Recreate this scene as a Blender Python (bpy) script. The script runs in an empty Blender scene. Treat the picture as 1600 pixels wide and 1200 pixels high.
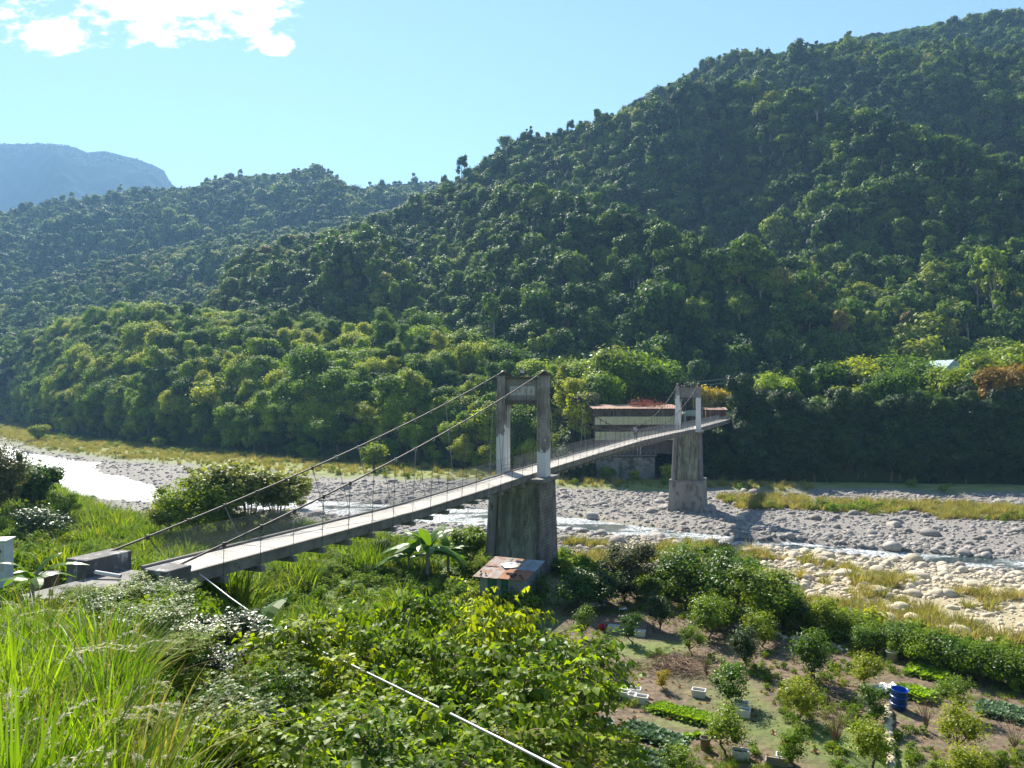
import bpy, math, random
import numpy as np
from mathutils import Vector, Matrix

scene = bpy.context.scene
R_ = math.radians
COL = scene.collection

# ------------------------------------------------------------------ camera
F = 1200.0          # focal length in photo pixels (1600 wide), horizon at row 612
HOR = 612.0
cam_d = bpy.data.cameras.new("camera")
cam = bpy.data.objects.new("camera", cam_d)
COL.objects.link(cam)
cam.location = (0, 0, 0)
cam.rotation_euler = (R_(90), 0, 0)
cam_d.sensor_width = 36
cam_d.lens = 27.0
cam_d.shift_y = 12 / 1600
cam_d.clip_start = 0.1
cam_d.clip_end = 30000
scene.camera = cam

# ------------------------------------------------------------------ light
SUN_AZ, SUN_EL = -22.0, 41.0     # azimuth from +Y towards +X, elevation
EXPOSURE = 1.65
SKY_STRENGTH = 0.050
SUN_STRENGTH = 5.0
az, el = R_(SUN_AZ), R_(SUN_EL)
sun_dir = Vector((math.sin(az) * math.cos(el), math.cos(az) * math.cos(el), math.sin(el)))
sd = bpy.data.lights.new("sun", 'SUN')
sd.energy = SUN_STRENGTH
sd.angle = R_(0.6)
sd.color = (1.0, 0.93, 0.80)
sun = bpy.data.objects.new("sun", sd)
COL.objects.link(sun)
sun.rotation_euler = sun_dir.to_track_quat('Z', 'Y').to_euler()

world = bpy.data.worlds.new("World")
scene.world = world
world.use_nodes = True
nt = world.node_tree
nt.nodes.clear()
N = nt.nodes.new
L = nt.links.new
out = N('ShaderNodeOutputWorld')
bg = N('ShaderNodeBackground')
bg.inputs['Strength'].default_value = SKY_STRENGTH
sky = N('ShaderNodeTexSky')
sky.sky_type = 'NISHITA'
sky.sun_disc = False
sky.sun_elevation = el
sky.sun_rotation = az
sky.altitude = 400
sky.air_density = 1.3
sky.dust_density = 0.05
sky.ozone_density = 2.6
# a broken cumulus cloud high on the left, white by its own sunlight
tc = N('ShaderNodeTexCoord')
sep = N('ShaderNodeSeparateXYZ')
L(tc.outputs['Generated'], sep.inputs[0])
def M(op, a, b=None, c=None):
    n = N('ShaderNodeMath'); n.operation = op
    for i, v in enumerate((a, b, c)):
        if v is None: continue
        if isinstance(v, (int, float)): n.inputs[i].default_value = v
        else: L(v, n.inputs[i])
    return n.outputs[0]
ysafe = M('MAXIMUM', sep.outputs['Y'], 0.05)
cu = M('DIVIDE', sep.outputs['X'], ysafe)
cv = M('DIVIDE', sep.outputs['Z'], ysafe)
cmb = N('ShaderNodeCombineXYZ'); L(cu, cmb.inputs[0]); L(cv, cmb.inputs[1])
mp = N('ShaderNodeMapping'); mp.inputs['Scale'].default_value = (17, 34, 1)
mp.inputs['Location'].default_value = (3.3, 1.7, 0.4)
L(cmb.outputs[0], mp.inputs[0])
nz = N('ShaderNodeTexNoise'); nz.inputs['Detail'].default_value = 9; nz.inputs['Scale'].default_value = 1.0
nz.inputs['Roughness'].default_value = 0.62
L(mp.outputs[0], nz.inputs['Vector'])
def ell(cx, cy, rx, ry, tilt=0.0):
    dx = M('SUBTRACT', cu, cx); dy = M('SUBTRACT', cv, cy)
    if tilt: dy = M('SUBTRACT', dy, M('MULTIPLY', dx, tilt))
    a = M('POWER', M('ABSOLUTE', M('DIVIDE', dx, rx)), 2.0); b = M('POWER', M('ABSOLUTE', M('DIVIDE', dy, ry)), 2.0)
    return M('SUBTRACT', 1.0, M('ADD', a, b))
m1 = M('MAXIMUM', ell(-0.470, 0.530, 0.185, 0.082, -0.10), ell(-0.610, 0.470, 0.07, 0.030, -0.1))
m1 = M('MAXIMUM', m1, ell(-0.305, 0.449, 0.024, 0.016))
m1 = M('MAXIMUM', m1, -1.2)
dens = M('ADD', M('MULTIPLY', m1, 0.55), M('MULTIPLY', M('SUBTRACT', nz.outputs['Fac'], 0.5), 2.7))
ss = N('ShaderNodeMapRange'); ss.interpolation_type = 'SMOOTHSTEP'
ss.inputs['From Min'].default_value = -0.02; ss.inputs['From Max'].default_value = 0.40
L(dens, ss.inputs['Value'])
front = M('GREATER_THAN', sep.outputs['Y'], 0.06)
fac = M('MULTIPLY', ss.outputs[0], front)
mx = N('ShaderNodeMix'); mx.data_type = 'RGBA'
L(fac, mx.inputs[0]); L(sky.outputs[0], mx.inputs[6])
mx.inputs[7].default_value = (14.5, 15.0, 15.6, 1)
L(mx.outputs[2], bg.inputs['Color'])
L(bg.outputs[0], out.inputs[0])

vs = scene.view_settings
scene.display_settings.display_device = 'sRGB'
vs.view_transform = 'Standard'
vs.look = 'None'
vs.exposure = EXPOSURE
vs.gamma = 1.0
vs.use_curve_mapping = False
cy = scene.cycles
cy.max_bounces = 6; cy.diffuse_bounces = 3; cy.glossy_bounces = 2; cy.transmission_bounces = 4
cy.volume_bounces = 0; cy.transparent_max_bounces = 8
cy.sample_clamp_indirect = 6
cy.use_denoising = True
cy.caustics_reflective = False; cy.caustics_refractive = False

# ------------------------------------------------------------------ helpers
def tag(o, label=None, cat=None, group=None, kind=None):
    if label: o['label'] = label
    if cat: o['category'] = cat
    if group: o['group'] = group
    if kind: o['kind'] = kind
    return o

def smooth(x, a, b):
    t = np.clip((np.asarray(x, float) - a) / (b - a), 0, 1)
    return t * t * (3 - 2 * t)

def _hash(ix, iy, seed):
    h = (ix.astype(np.int64) * 374761393 + iy.astype(np.int64) * 668265263 + seed * 974634777) & 0x7fffffff
    h = (h ^ (h >> 13)) * 1274126177 & 0x7fffffff
    h = (h ^ (h >> 16)) * 974634777 & 0x7fffffff
    return (h & 0xffff) / 65535.0

def vnoise(x, y, seed=0):
    x = np.asarray(x, float); y = np.asarray(y, float)
    ix = np.floor(x); iy = np.floor(y)
    fx = x - ix; fy = y - iy
    fx = fx * fx * (3 - 2 * fx); fy = fy * fy * (3 - 2 * fy)
    a = _hash(ix, iy, seed); b = _hash(ix + 1, iy, seed)
    c = _hash(ix, iy + 1, seed); d = _hash(ix + 1, iy + 1, seed)
    return (a * (1 - fx) + b * fx) * (1 - fy) + (c * (1 - fx) + d * fx) * fy

def fbm(x, y, scale, octv=4, seed=0):
    s = 0; a = 0.5; f = 1.0 / scale; t = 0
    for i in range(octv):
        s = s + a * vnoise(np.asarray(x) * f + 17.3 * i, np.asarray(y) * f - 9.1 * i, seed + i)
        t += a; a *= 0.5; f *= 2.03
    return s / t * 2 - 1          # about -1..1

def make_mesh(name, verts, faces, mats=(), tint=None, midx=None, smooth_sh=False):
    me = bpy.data.meshes.new(name)
    verts = np.asarray(verts, np.float32).reshape(-1, 3)
    if isinstance(faces, np.ndarray) and faces.ndim == 2:
        n, k = faces.shape
        me.vertices.add(len(verts)); me.vertices.foreach_set('co', verts.ravel())
        me.loops.add(n * k); me.loops.foreach_set('vertex_index', faces.ravel().astype(np.int32))
        me.polygons.add(n)
        me.polygons.foreach_set('loop_start', np.arange(0, n * k, k, dtype=np.int32))
        me.polygons.foreach_set('loop_total', np.full(n, k, dtype=np.int32))
        me.update(calc_edges=True)
    else:
        me.from_pydata([tuple(map(float, v)) for v in verts], [], [tuple(map(int, f)) for f in faces])
        me.update()
    for m in mats: me.materials.append(m)
    if midx is not None: me.polygons.foreach_set('material_index', np.asarray(midx, np.int32))
    if tint is not None:
        a = me.attributes.new('tint', 'FLOAT', 'POINT'); a.data.foreach_set('value', np.asarray(tint, np.float32))
    if smooth_sh: me.polygons.foreach_set('use_smooth', np.ones(len(me.polygons), bool))
    return me

def link(name, me, parent=None, loc=None, rot=None, scl=None):
    o = bpy.data.objects.new(name, me)
    COL.objects.link(o)
    if parent is not None: o.parent = parent
    if loc is not None: o.location = loc
    if rot is not None: o.rotation_euler = rot
    if scl is not None: o.scale = scl
    return o

def empty(name, loc=(0, 0, 0), rotz=0, label=None, cat=None, group=None):
    o = bpy.data.objects.new(name, None)
    o.empty_display_size = 0.2
    COL.objects.link(o)
    o.location = loc; o.rotation_euler = (0, 0, rotz)
    return tag(o, label, cat, group)

class MB:
    """collects simple solids into one mesh"""
    def __init__(s): s.v = []; s.f = []; s.t = []
    def add(s, vs, fs):
        b = len(s.v); s.v += [tuple(v) for v in vs]; s.f += [tuple(i + b for i in f) for f in fs]
        return s
    def box(s, x0, x1, y0, y1, z0, z1):
        return s.add([(x0, y0, z0), (x1, y0, z0), (x1, y1, z0), (x0, y1, z0), (x0, y0, z1), (x1, y0, z1), (x1, y1, z1), (x0, y1, z1)],
                     [(0, 3, 2, 1), (4, 5, 6, 7), (0, 1, 5, 4), (1, 2, 6, 5), (2, 3, 7, 6), (3, 0, 4, 7)])
    def frustum(s, b, t, z0, z1):       # b,t = (x0,x1,y0,y1)
        return s.add([(b[0], b[2], z0), (b[1], b[2], z0), (b[1], b[3], z0), (b[0], b[3], z0), (t[0], t[2], z1), (t[1], t[2], z1), (t[1], t[3], z1), (t[0], t[3], z1)],
                     [(0, 3, 2, 1), (4, 5, 6, 7), (0, 1, 5, 4), (1, 2, 6, 5), (2, 3, 7, 6), (3, 0, 4, 7)])
    def tube(s, pts, rad, n=6, cap=True):
        pts = [Vector(p) for p in pts]
        if isinstance(rad, (int, float)): rad = [rad] * len(pts)
        base = len(s.v); up = Vector((0, 0, 1))
        for i, p in enumerate(pts):
            t = (pts[min(i + 1, len(pts) - 1)] - pts[max(i - 1, 0)])
            if t.length < 1e-9: t = Vector((0, 0, 1))
            t.normalize()
            a = t.cross(up) if abs(t.z) < 0.95 else t.cross(Vector((1, 0, 0)))
            a.normalize(); b = t.cross(a)
            for k in range(n):
                an = 2 * math.pi * k / n
                s.v.append(tuple(p + (a * math.cos(an) + b * math.sin(an)) * rad[i]))
        for i in range(len(pts) - 1):
            for k in range(n):
                k2 = (k + 1) % n
                s.f.append((base + i * n + k, base + i * n + k2, base + (i + 1) * n + k2, base + (i + 1) * n + k))
        if cap:
            s.f.append(tuple(base + k for k in range(n)))
            s.f.append(tuple(base + (len(pts) - 1) * n + k for k in reversed(range(n))))
        return s
    def lathe(s, prof, n=16, c=(0, 0, 0)):
        base = len(s.v)
        for r, z in prof:
            for k in range(n):
                an = 2 * math.pi * k / n
                s.v.append((c[0] + r * math.cos(an), c[1] + r * math.sin(an), c[2] + z))
        for i in range(len(prof) - 1):
            for k in range(n):
                k2 = (k + 1) % n
                s.f.append((base + i * n + k, base + i * n + k2, base + (i + 1) * n + k2, base + (i + 1) * n + k))
        return s
    def mesh(s, name, m, bevel=0): 
        me = make_mesh(name, s.v, s.f, [m])
        return me
    def obj(s, name, m, parent=None, loc=None, rot=None, smooth_sh=False, bevel=0):
        me = s.mesh(name, m)
        if smooth_sh: me.polygons.foreach_set('use_smooth', np.ones(len(me.polygons), bool))
        o = link(name, me, parent, loc, rot)
        if bevel:
            b = o.modifiers.new('bevel', 'BEVEL'); b.width = bevel; b.segments = 1; b.limit_method = 'ANGLE'
        return o

# ------------------------------------------------------------------ materials
def newmat(name):
    m = bpy.data.materials.new(name); m.use_nodes = True
    t = m.node_tree; t.nodes.clear()
    o = t.nodes.new('ShaderNodeOutputMaterial')
    return m, t, o

def node(t, kind, **kw):
    n = t.nodes.new(kind)
    for k, v in kw.items():
        if k in n.inputs: 
            if hasattr(v, 'node'): t.links.new(v, n.inputs[k])
            else: n.inputs[k].default_value = v
        else: setattr(n, k, v)
    return n

def tmath(t, op, a, b=None, clamp=False):
    n = t.nodes.new('ShaderNodeMath'); n.operation = op; n.use_clamp = clamp
    for i, v in enumerate((a, b)):
        if v is None: continue
        if isinstance(v, (int, float)): n.inputs[i].default_value = v
        else: t.links.new(v, n.inputs[i])
    return n.outputs[0]

def tmix(t, fac, a, b, blend='MIX'):
    n = t.nodes.new('ShaderNodeMix'); n.data_type = 'RGBA'; n.blend_type = blend
    for i, v in ((0, fac), (6, a), (7, b)):
        if isinstance(v, (int, float)): n.inputs[i].default_value = v
        elif isinstance(v, tuple): n.inputs[i].default_value = (*v, 1)
        else: t.links.new(v, n.inputs[i])
    return n.outputs[2]

def tnoise(t, scale, detail=4, rough=0.55, vec=None, out='Fac'):
    n = t.nodes.new('ShaderNodeTexNoise')
    n.inputs['Scale'].default_value = scale; n.inputs['Detail'].default_value = detail; n.inputs['Roughness'].default_value = rough
    if vec is not None: t.links.new(vec, n.inputs['Vector'])
    return n.outputs[out]

def tstep(t, v, a, b):
    n = t.nodes.new('ShaderNodeMapRange'); n.interpolation_type = 'SMOOTHSTEP'
    n.inputs['From Min'].default_value = a; n.inputs['From Max'].default_value = b
    t.links.new(v, n.inputs['Value'])
    return n.outputs[0]

def surfmat(name, c1, c2, rough=0.85, scale=1.5, c3=None, s3=8.0, th3=(0.55, 0.7), bump=0.3, bscale=12, metallic=0, world=False, stretch=None, rand=0.0, spec=0.3):
    """noise-mottled matt surface with a third colour in worn patches"""
    m, t, o = newmat(name)
    if world: vec = t.nodes.new('ShaderNodeNewGeometry').outputs['Position']
    else: vec = t.nodes.new('ShaderNodeTexCoord').outputs['Object']
    if stretch:
        mpn = t.nodes.new('ShaderNodeMapping'); mpn.inputs['Scale'].default_value = stretch
        t.links.new(vec, mpn.inputs[0]); vec2 = mpn.outputs[0]
    else: vec2 = vec
    col = tmix(t, tstep(t, tnoise(t, scale, 6, 0.6, vec2), 0.3, 0.7), c1, c2)
    if c3: col = tmix(t, tstep(t, tnoise(t, s3, 6, 0.65, vec2), *th3), col, c3)
    fine = tnoise(t, bscale, 5, 0.65, vec)
    col = tmix(t, 0.35, col, tmix(t, fine, (0.3, 0.3, 0.3), (1, 1, 1)), 'MULTIPLY')
    if rand:
        oi = t.nodes.new('ShaderNodeObjectInfo')
        hs = t.nodes.new('ShaderNodeHueSaturation')
        t.links.new(tmath(t, 'ADD', tmath(t, 'MULTIPLY', oi.outputs['Random'], rand), 1 - rand / 2), hs.inputs['Value'])
        t.links.new(col, hs.inputs['Color']); col = hs.outputs[0]
    b = node(t, 'ShaderNodeBsdfPrincipled', **{'Base Color': col, 'Roughness': rough, 'Metallic': metallic, 'Specular IOR Level': spec})
    bp = node(t, 'ShaderNodeBump', Strength=bump, Distance=0.05)
    t.links.new(fine, bp.inputs['Height']); t.links.new(bp.outputs[0], b.inputs['Normal'])
    t.links.new(b.outputs[0], o.inputs[0])
    return m

def leafmat(name, stops, trans=0.35, tcol=(1.6, 1.5, 0.4), rough=0.55, spec=0.2, tintlo=0.55, worldvar=0.0):
    """leaf: per-plant colour ramp x per-leaf tint, light coming through the blade"""
    m, t, o = newmat(name)
    oi = t.nodes.new('ShaderNodeObjectInfo')
    cr = t.nodes.new('ShaderNodeValToRGB')
    cr.color_ramp.interpolation = 'LINEAR'
    e = cr.color_ramp.elements
    while len(e) < len(stops): e.new(0.5)
    for i, (p, c) in enumerate(stops):
        e[i].position = p; e[i].color = (*c, 1)
    if worldvar:
        vec = t.nodes.new('ShaderNodeNewGeometry').outputs['Position']
        nn = tnoise(t, 0.012, 2, 0.5, vec)
        f = tmath(t, 'ADD', tmath(t, 'MULTIPLY', oi.outputs['Random'], 1 - worldvar), tmath(t, 'MULTIPLY', tstep(t, nn, 0.3, 0.7), worldvar))
    else: f = oi.outputs['Random']
    t.links.new(f, cr.inputs[0])
    at = t.nodes.new('ShaderNodeAttribute'); at.attribute_name = 'tint'
    lo = tuple([tintlo] * 3)
    k = tmix(t, at.outputs['Fac'], lo, (1.35, 1.3, 1.1))
    col = tmix(t, 1.0, cr.outputs[0], k, 'MULTIPLY')
    b = node(t, 'ShaderNodeBsdfPrincipled', **{'Base Color': col, 'Roughness': rough, 'Specular IOR Level': spec})
    tr = t.nodes.new('ShaderNodeBsdfTranslucent')
    t.links.new(tmix(t, 1.0, col, tcol, 'MULTIPLY'), tr.inputs[0])
    ms = t.nodes.new('ShaderNodeMixShader'); ms.inputs[0].default_value = trans
    t.links.new(b.outputs[0], ms.inputs[1]); t.links.new(tr.outputs[0], ms.inputs[2])
    t.links.new(ms.outputs[0], o.inputs[0])
    return m

FOREST_STOPS = [(0.0, (0.022, 0.055, 0.010)), (0.3, (0.045, 0.10, 0.014)), (0.55, (0.085, 0.16, 0.020)), (0.78, (0.16, 0.24, 0.028)), (0.92, (0.24, 0.27, 0.045)), (1.0, (0.17, 0.12, 0.055))]
M_forest = leafmat('forest_leaf', FOREST_STOPS, trans=0.3, tcol=(1.6, 1.6, 0.5), rough=0.6, spec=0.15, worldvar=0.35)
M_bank = leafmat('bank_leaf', [(0.0, (0.045, 0.105, 0.010)), (0.35, (0.10, 0.19, 0.014)), (0.65, (0.20, 0.31, 0.022)), (1.0, (0.33, 0.38, 0.040))], trans=0.42, rough=0.6, spec=0.15)
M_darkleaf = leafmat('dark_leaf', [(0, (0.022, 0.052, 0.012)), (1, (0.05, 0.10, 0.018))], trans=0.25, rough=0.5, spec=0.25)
M_glossy = leafmat('glossy_leaf', [(0, (0.045, 0.09, 0.03)), (1, (0.075, 0.13, 0.045))], trans=0.2, rough=0.42, spec=0.4)
M_citrus = leafmat('citrus_leaf', [(0, (0.06, 0.14, 0.014)), (0.6, (0.11, 0.20, 0.018)), (1, (0.17, 0.25, 0.02))], trans=0.38, rough=0.45, spec=0.25)
M_yellowgreen = leafmat('yellow_green_leaf', [(0, (0.16, 0.24, 0.015)), (1, (0.24, 0.29, 0.018))], trans=0.4, rough=0.45)
M_mulberry = leafmat('mulberry_leaf', [(0, (0.12, 0.21, 0.012)), (0.6, (0.19, 0.28, 0.016)), (1, (0.27, 0.34, 0.022))], trans=0.5, tcol=(1.6, 1.5, 0.3), rough=0.5, spec=0.25)
M_amber = leafmat('amber_leaf', [(0, (0.24, 0.17, 0.02)), (1, (0.30, 0.20, 0.02))], trans=0.35, tcol=(1.4, 1.1, 0.4))
M_yellowflower = leafmat('yellow_flower', [(0, (0.42, 0.34, 0.02)), (1, (0.5, 0.4, 0.02))], trans=0.3, tcol=(1.2, 1.1, 0.5))
M_olive = leafmat('olive_leaf', [(0, (0.10, 0.115, 0.05)), (1, (0.14, 0.15, 0.07))], trans=0.25, tcol=(1.3, 1.3, 0.7))
M_bamboo = leafmat('bamboo_leaf', [(0, (0.16, 0.20, 0.045)), (1, (0.24, 0.28, 0.07))], trans=0.4, rough=0.5)
M_grass = leafmat('grass_blade', [(0, (0.085, 0.17, 0.016)), (1, (0.19, 0.28, 0.025))], trans=0.5, tcol=(1.45, 1.5, 0.35), rough=0.5, spec=0.25)
M_weed = leafmat('weed_leaf', [(0, (0.09, 0.18, 0.018)), (0.6, (0.15, 0.24, 0.024)), (1, (0.22, 0.27, 0.04))], trans=0.4, rough=0.65, spec=0.1)
M_drygrass = leafmat('dry_grass', [(0, (0.17, 0.18, 0.04)), (0.5, (0.25, 0.24, 0.07)), (1, (0.33, 0.27, 0.11))], trans=0.4, tcol=(1.3, 1.3, 0.6), rough=0.7)
M_lettuce = leafmat('lettuce_leaf', [(0, (0.17, 0.30, 0.03)), (1, (0.24, 0.38, 0.04))], trans=0.35)
M_cabbage = leafmat('cabbage_leaf', [(0, (0.10, 0.17, 0.10)), (1, (0.20, 0.28, 0.20))], trans=0.2, tcol=(1.1, 1.3, 0.8))
M_midgreen = leafmat('mid_green_leaf', [(0, (0.05, 0.12, 0.014)), (1, (0.10, 0.18, 0.02))], trans=0.4, rough=0.45)
M_banana = leafmat('banana_leaf', [(0, (0.07, 0.16, 0.02)), (1, (0.11, 0.21, 0.025))], trans=0.4, rough=0.35)
M_plume = leafmat('seed_plume', [(0, (0.45, 0.43, 0.38)), (1, (0.6, 0.57, 0.5))], trans=0.45, tcol=(1.2, 1.2, 1.1), rough=0.8)
M_deadleaf = leafmat('dead_leaf', [(0, (0.20, 0.11, 0.045)), (1, (0.28, 0.17, 0.08))], trans=0.2, tcol=(1.2, 1, 0.7))
M_redleaf = leafmat('red_flower', [(0, (0.22, 0.07, 0.05)), (1, (0.28, 0.13, 0.08))], trans=0.2, tcol=(1.3, .9, 0.6))
M_bark = surfmat('bark', (0.10, 0.075, 0.05), (0.18, 0.15, 0.11), scale=3, bump=0.5)
M_palebark = surfmat('pale_bark', (0.26, 0.23, 0.19), (0.36, 0.33, 0.28), scale=3, bump=0.4)
M_twig = surfmat('dry_twig', (0.22, 0.14, 0.09), (0.32, 0.22, 0.15), scale=3)
M_conc = surfmat('old_concrete', (0.16, 0.155, 0.15), (0.27, 0.26, 0.245), scale=0.8, c3=(0.055, 0.05, 0.048), s3=1.6, th3=(0.5, 0.72), bump=0.35, bscale=9, stretch=(1, 1, 0.35))
M_deck = surfmat('deck_concrete', (0.50, 0.46, 0.41), (0.60, 0.56, 0.50), scale=0.6, c3=(0.42, 0.36, 0.30), s3=2.5, th3=(0.55, 0.8), bump=0.2, bscale=15, rand=0.22)
M_girder = surfmat('girder_concrete', (0.15, 0.14, 0.13), (0.24, 0.23, 0.21), scale=1.2, c3=(0.07, 0.06, 0.055), s3=3, bump=0.3)
M_steel = surfmat('rusty_steel', (0.05, 0.045, 0.045), (0.09, 0.07, 0.06), rough=0.6, scale=4, bump=0.1)
M_wire = surfmat('galvanised_wire', (0.30, 0.31, 0.32), (0.42, 0.43, 0.44), rough=0.5, scale=4, bump=0.05, metallic=0.3)
M_boulder = surfmat('river_stone', (0.24, 0.215, 0.19), (0.42, 0.385, 0.345), scale=1.3, c3=(0.18, 0.13, 0.10), s3=3, bump=0.3, bscale=9, rand=0.55)
M_warmboulder = surfmat('cream_stone', (0.50, 0.42, 0.30), (0.64, 0.56, 0.43), scale=1.3, c3=(0.38, 0.31, 0.21), s3=3, bump=0.3, bscale=9, rand=0.4)  # stone of the near bar, cream by its own colour
M_white = surfmat('white_foam_box', (0.70, 0.69, 0.64), (0.78, 0.77, 0.73), scale=3, c3=(0.45, 0.42, 0.36), s3=5, th3=(0.6, 0.8), bump=0.1, rough=0.7)
M_soil = surfmat('garden_soil', (0.07, 0.05, 0.035), (0.12, 0.09, 0.06), scale=4, bump=0.6, bscale=25)
M_blue = surfmat('blue_plastic', (0.01, 0.09, 0.42), (0.015, 0.12, 0.5), scale=2, rough=0.35, bump=0.03)
M_red = surfmat('red_plastic', (0.5, 0.03, 0.03), (0.6, 0.04, 0.04), scale=2, rough=0.4, bump=0.03)
M_pipe = surfmat('pale_pipe', (0.45, 0.45, 0.47), (0.55, 0.55, 0.57), scale=2, rough=0.35, bump=0.05)

# ------------------------------------------------------------------ terrain
EX = [-400, -180, -130, -95, -62, -45, -30, -20, -8, 0, 10, 18, 26, 40, 60, 120, 300]
EY = [470, 222, 168, 138, 105, 86, 80, 77, 72, 68, 58, 48, 39, 25, 5, -60, -200]
FX = [-700, -333, -200, -78, -45, -16, 18, 39, 97, 200, 400]
FY = [900, 500, 340, 233, 208, 187, 166, 158, 147, 130, 90]
GX = [-700, -333, -155, -95, -63, -29, 0, 17, 31, 50, 97, 200, 400]
GY = [880, 450, 255, 207, 188, 172, 162, 156, 154, 151, 146, 129, 88]
RIV = np.array([(-420, 560, 12), (-250, 350, 3), (-165, 246, 8), (-130, 204, 18), (-101, 169, 14), (-68, 147, 7), (-32, 133, 8), (-10, 125, 9), (8, 117, 6), (22, 107, 4.2), (37, 99, 3.4), (53, 91, 3.2), (75, 82, 3.4), (110, 62, 5), (200, 15, 6)], float)
WATER_Z = -20.12

def river_dist(x, y):
    """distance to the river's middle line over its half width"""
    x = np.asarray(x, float); y = np.asarray(y, float)
    best = np.full(np.broadcast(x, y).shape, 1e9)
    for (ax, ay, aw), (bx, by, bw) in zip(RIV[:-1], RIV[1:]):
        dx, dy = bx - ax, by - ay
        t = np.clip(((x - ax) * dx + (y - ay) * dy) / (dx * dx + dy * dy), 0, 1)
        d = np.hypot(x - ax - t * dx, y - ay - t * dy) / (aw + t * (bw - aw))
        best = np.minimum(best, d)
    return best + 0.25 * fbm(x, y, 9, 3, 5)

def edge_d(x, y): return (y - np.interp(x, EX, EY)) * 0.75

def gz(x, y):
    x = np.asarray(x, float); y = np.asarray(y, float)
    d = edge_d(x, y) + 1.5 * fbm(x, y, 12, 2, 3)
    ter = -14 + 0.25 * fbm(x, y, 9, 3, 1) + 0.06 * fbm(x, y, 1.7, 2, 2)
    bed = -19.75 + 0.45 * fbm(x, y, 14, 4, 4)
    wid = np.interp(x, [-110, -60, -20, 0, 20], [7, 9, 16, 28, 30])
    z = ter + (-17.8 - ter) * smooth(d, -1, 6)
    z = z + (bed - z) * smooth(d, 4, np.maximum(wid, 6.5))
    z = z - 1.0 * (1 - smooth(river_dist(x, y), 0.6, 1.15)) * smooth(d, 3, 7)
    z = z + 0.7 * smooth(y - np.interp(x, GX, GY), -2, 4)
    # the bank the camera stands on
    yy = np.maximum(y, 0)
    ls = np.maximum(-2.45 - 0.185 * yy, -7.55) - 0.5 * np.maximum(y - 31.5, 0)
    rs = -2.5 - 0.55 * yy
    w = smooth(x / (yy + 4), -0.36, -0.12)
    zb = ls + (rs - ls) * w + 0.18 * fbm(x, y, 3, 3, 8)
    return np.maximum(z, zb)

def grow(a, b, step, to, k):
    out = [b]; s = step
    while out[-1] < to: s *= k; out.append(out[-1] + s)
    return out[1:]
xs = np.array([-v for v in reversed(grow(0, 55, 0.9, 1500, 1.08))] + list(np.arange(-55, 72, 0.75)) + grow(0, 72, 0.9, 1500, 1.08))
ys = np.array([-v for v in reversed(grow(0, 12, 1.2, 400, 1.25))] + list(np.arange(-12, 170, 0.75)) + grow(0, 170, 1.2, 2600, 1.06))
GXX, GYY = np.meshgrid(xs, ys)
GZZ = gz(GXX, GYY)
nxx = len(xs)
ii, jj = np.meshgrid(np.arange(len(ys) - 1), np.arange(nxx - 1), indexing='ij')
q = (ii * nxx + jj).ravel()
gfaces = np.stack([q, q + 1, q + nxx + 1, q + nxx], 1)
gverts = np.stack([GXX, GYY, GZZ], -1).reshape(-1, 3)
ground_me = make_mesh('ground', gverts, gfaces, smooth_sh=True)
d_all = edge_d(GXX, GYY) + 1.5 * fbm(GXX, GYY, 12, 2, 3)
beyond = smooth(GYY - np.interp(GXX, GX, GY) + 4 * fbm(GXX, GYY, 8, 3, 21), -2, 3)
rock = smooth(d_all, 2.5, 7) * (1 - beyond)
soilpatch = smooth(fbm(GXX, GYY, 7, 3, 31) + 0.35, 0.0, 0.35) * smooth(GXX, 1, 4) * (1 - smooth(d_all, -6, -2)) * smooth(GYY, 20, 25)
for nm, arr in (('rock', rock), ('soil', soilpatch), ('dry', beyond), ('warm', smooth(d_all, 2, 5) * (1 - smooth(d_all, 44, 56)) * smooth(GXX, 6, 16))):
    a = ground_me.attributes.new(nm, 'FLOAT', 'POINT'); a.data.foreach_set('value', arr.astype(np.float32).ravel())

m, t, o = newmat('ground_cover')
pos = t.nodes.new('ShaderNodeNewGeometry').outputs['Position']
def attr(t, nm):
    a = t.nodes.new('ShaderNodeAttribute'); a.attribute_name = nm; return a.outputs['Fac']
n_lo = tnoise(t, 0.35, 5, 0.6, pos); n_hi = tnoise(t, 3.0, 6, 0.7, pos)
grassc = tmix(t, tstep(t, n_lo, 0.35, 0.65), (0.075, 0.12, 0.022), (0.14, 0.18, 0.038))
dryc = tmix(t, tstep(t, n_lo, 0.35, 0.65), (0.12, 0.16, 0.03), (0.21, 0.22, 0.06))
soilc = tmix(t, tstep(t, n_hi, 0.35, 0.7), (0.085, 0.058, 0.036), (0.19, 0.135, 0.085))
soilc = tmix(t, tstep(t, tnoise(t, 0.9, 5, 0.7, pos), 0.54, 0.68), soilc, (0.11, 0.13, 0.032))
vor = t.nodes.new('ShaderNodeTexVoronoi'); vor.inputs['Scale'].default_value = 2.6; t.links.new(pos, vor.inputs['Vector'])
vwarm = attr(t, 'warm')
gravc = tmix(t, tstep(t, n_hi, 0.3, 0.7), (0.11, 0.10, 0.092), (0.25, 0.23, 0.21))
col = tmix(t, attr(t, 'dry'), grassc, dryc)
col = tmix(t, attr(t, 'soil'), col, soilc)
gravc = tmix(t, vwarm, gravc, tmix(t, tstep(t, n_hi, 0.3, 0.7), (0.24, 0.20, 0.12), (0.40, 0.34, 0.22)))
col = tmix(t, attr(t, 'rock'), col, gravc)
b = node(t, 'ShaderNodeBsdfPrincipled', **{'Base Color': col, 'Roughness': 0.95})
bp = node(t, 'ShaderNodeBump', Strength=0.8, Distance=0.12)
t.links.new(tmath(t, 'ADD', n_hi, tmath(t, 'MULTIPLY', vor.outputs['Distance'], -0.6)), bp.inputs['Height'])
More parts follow.
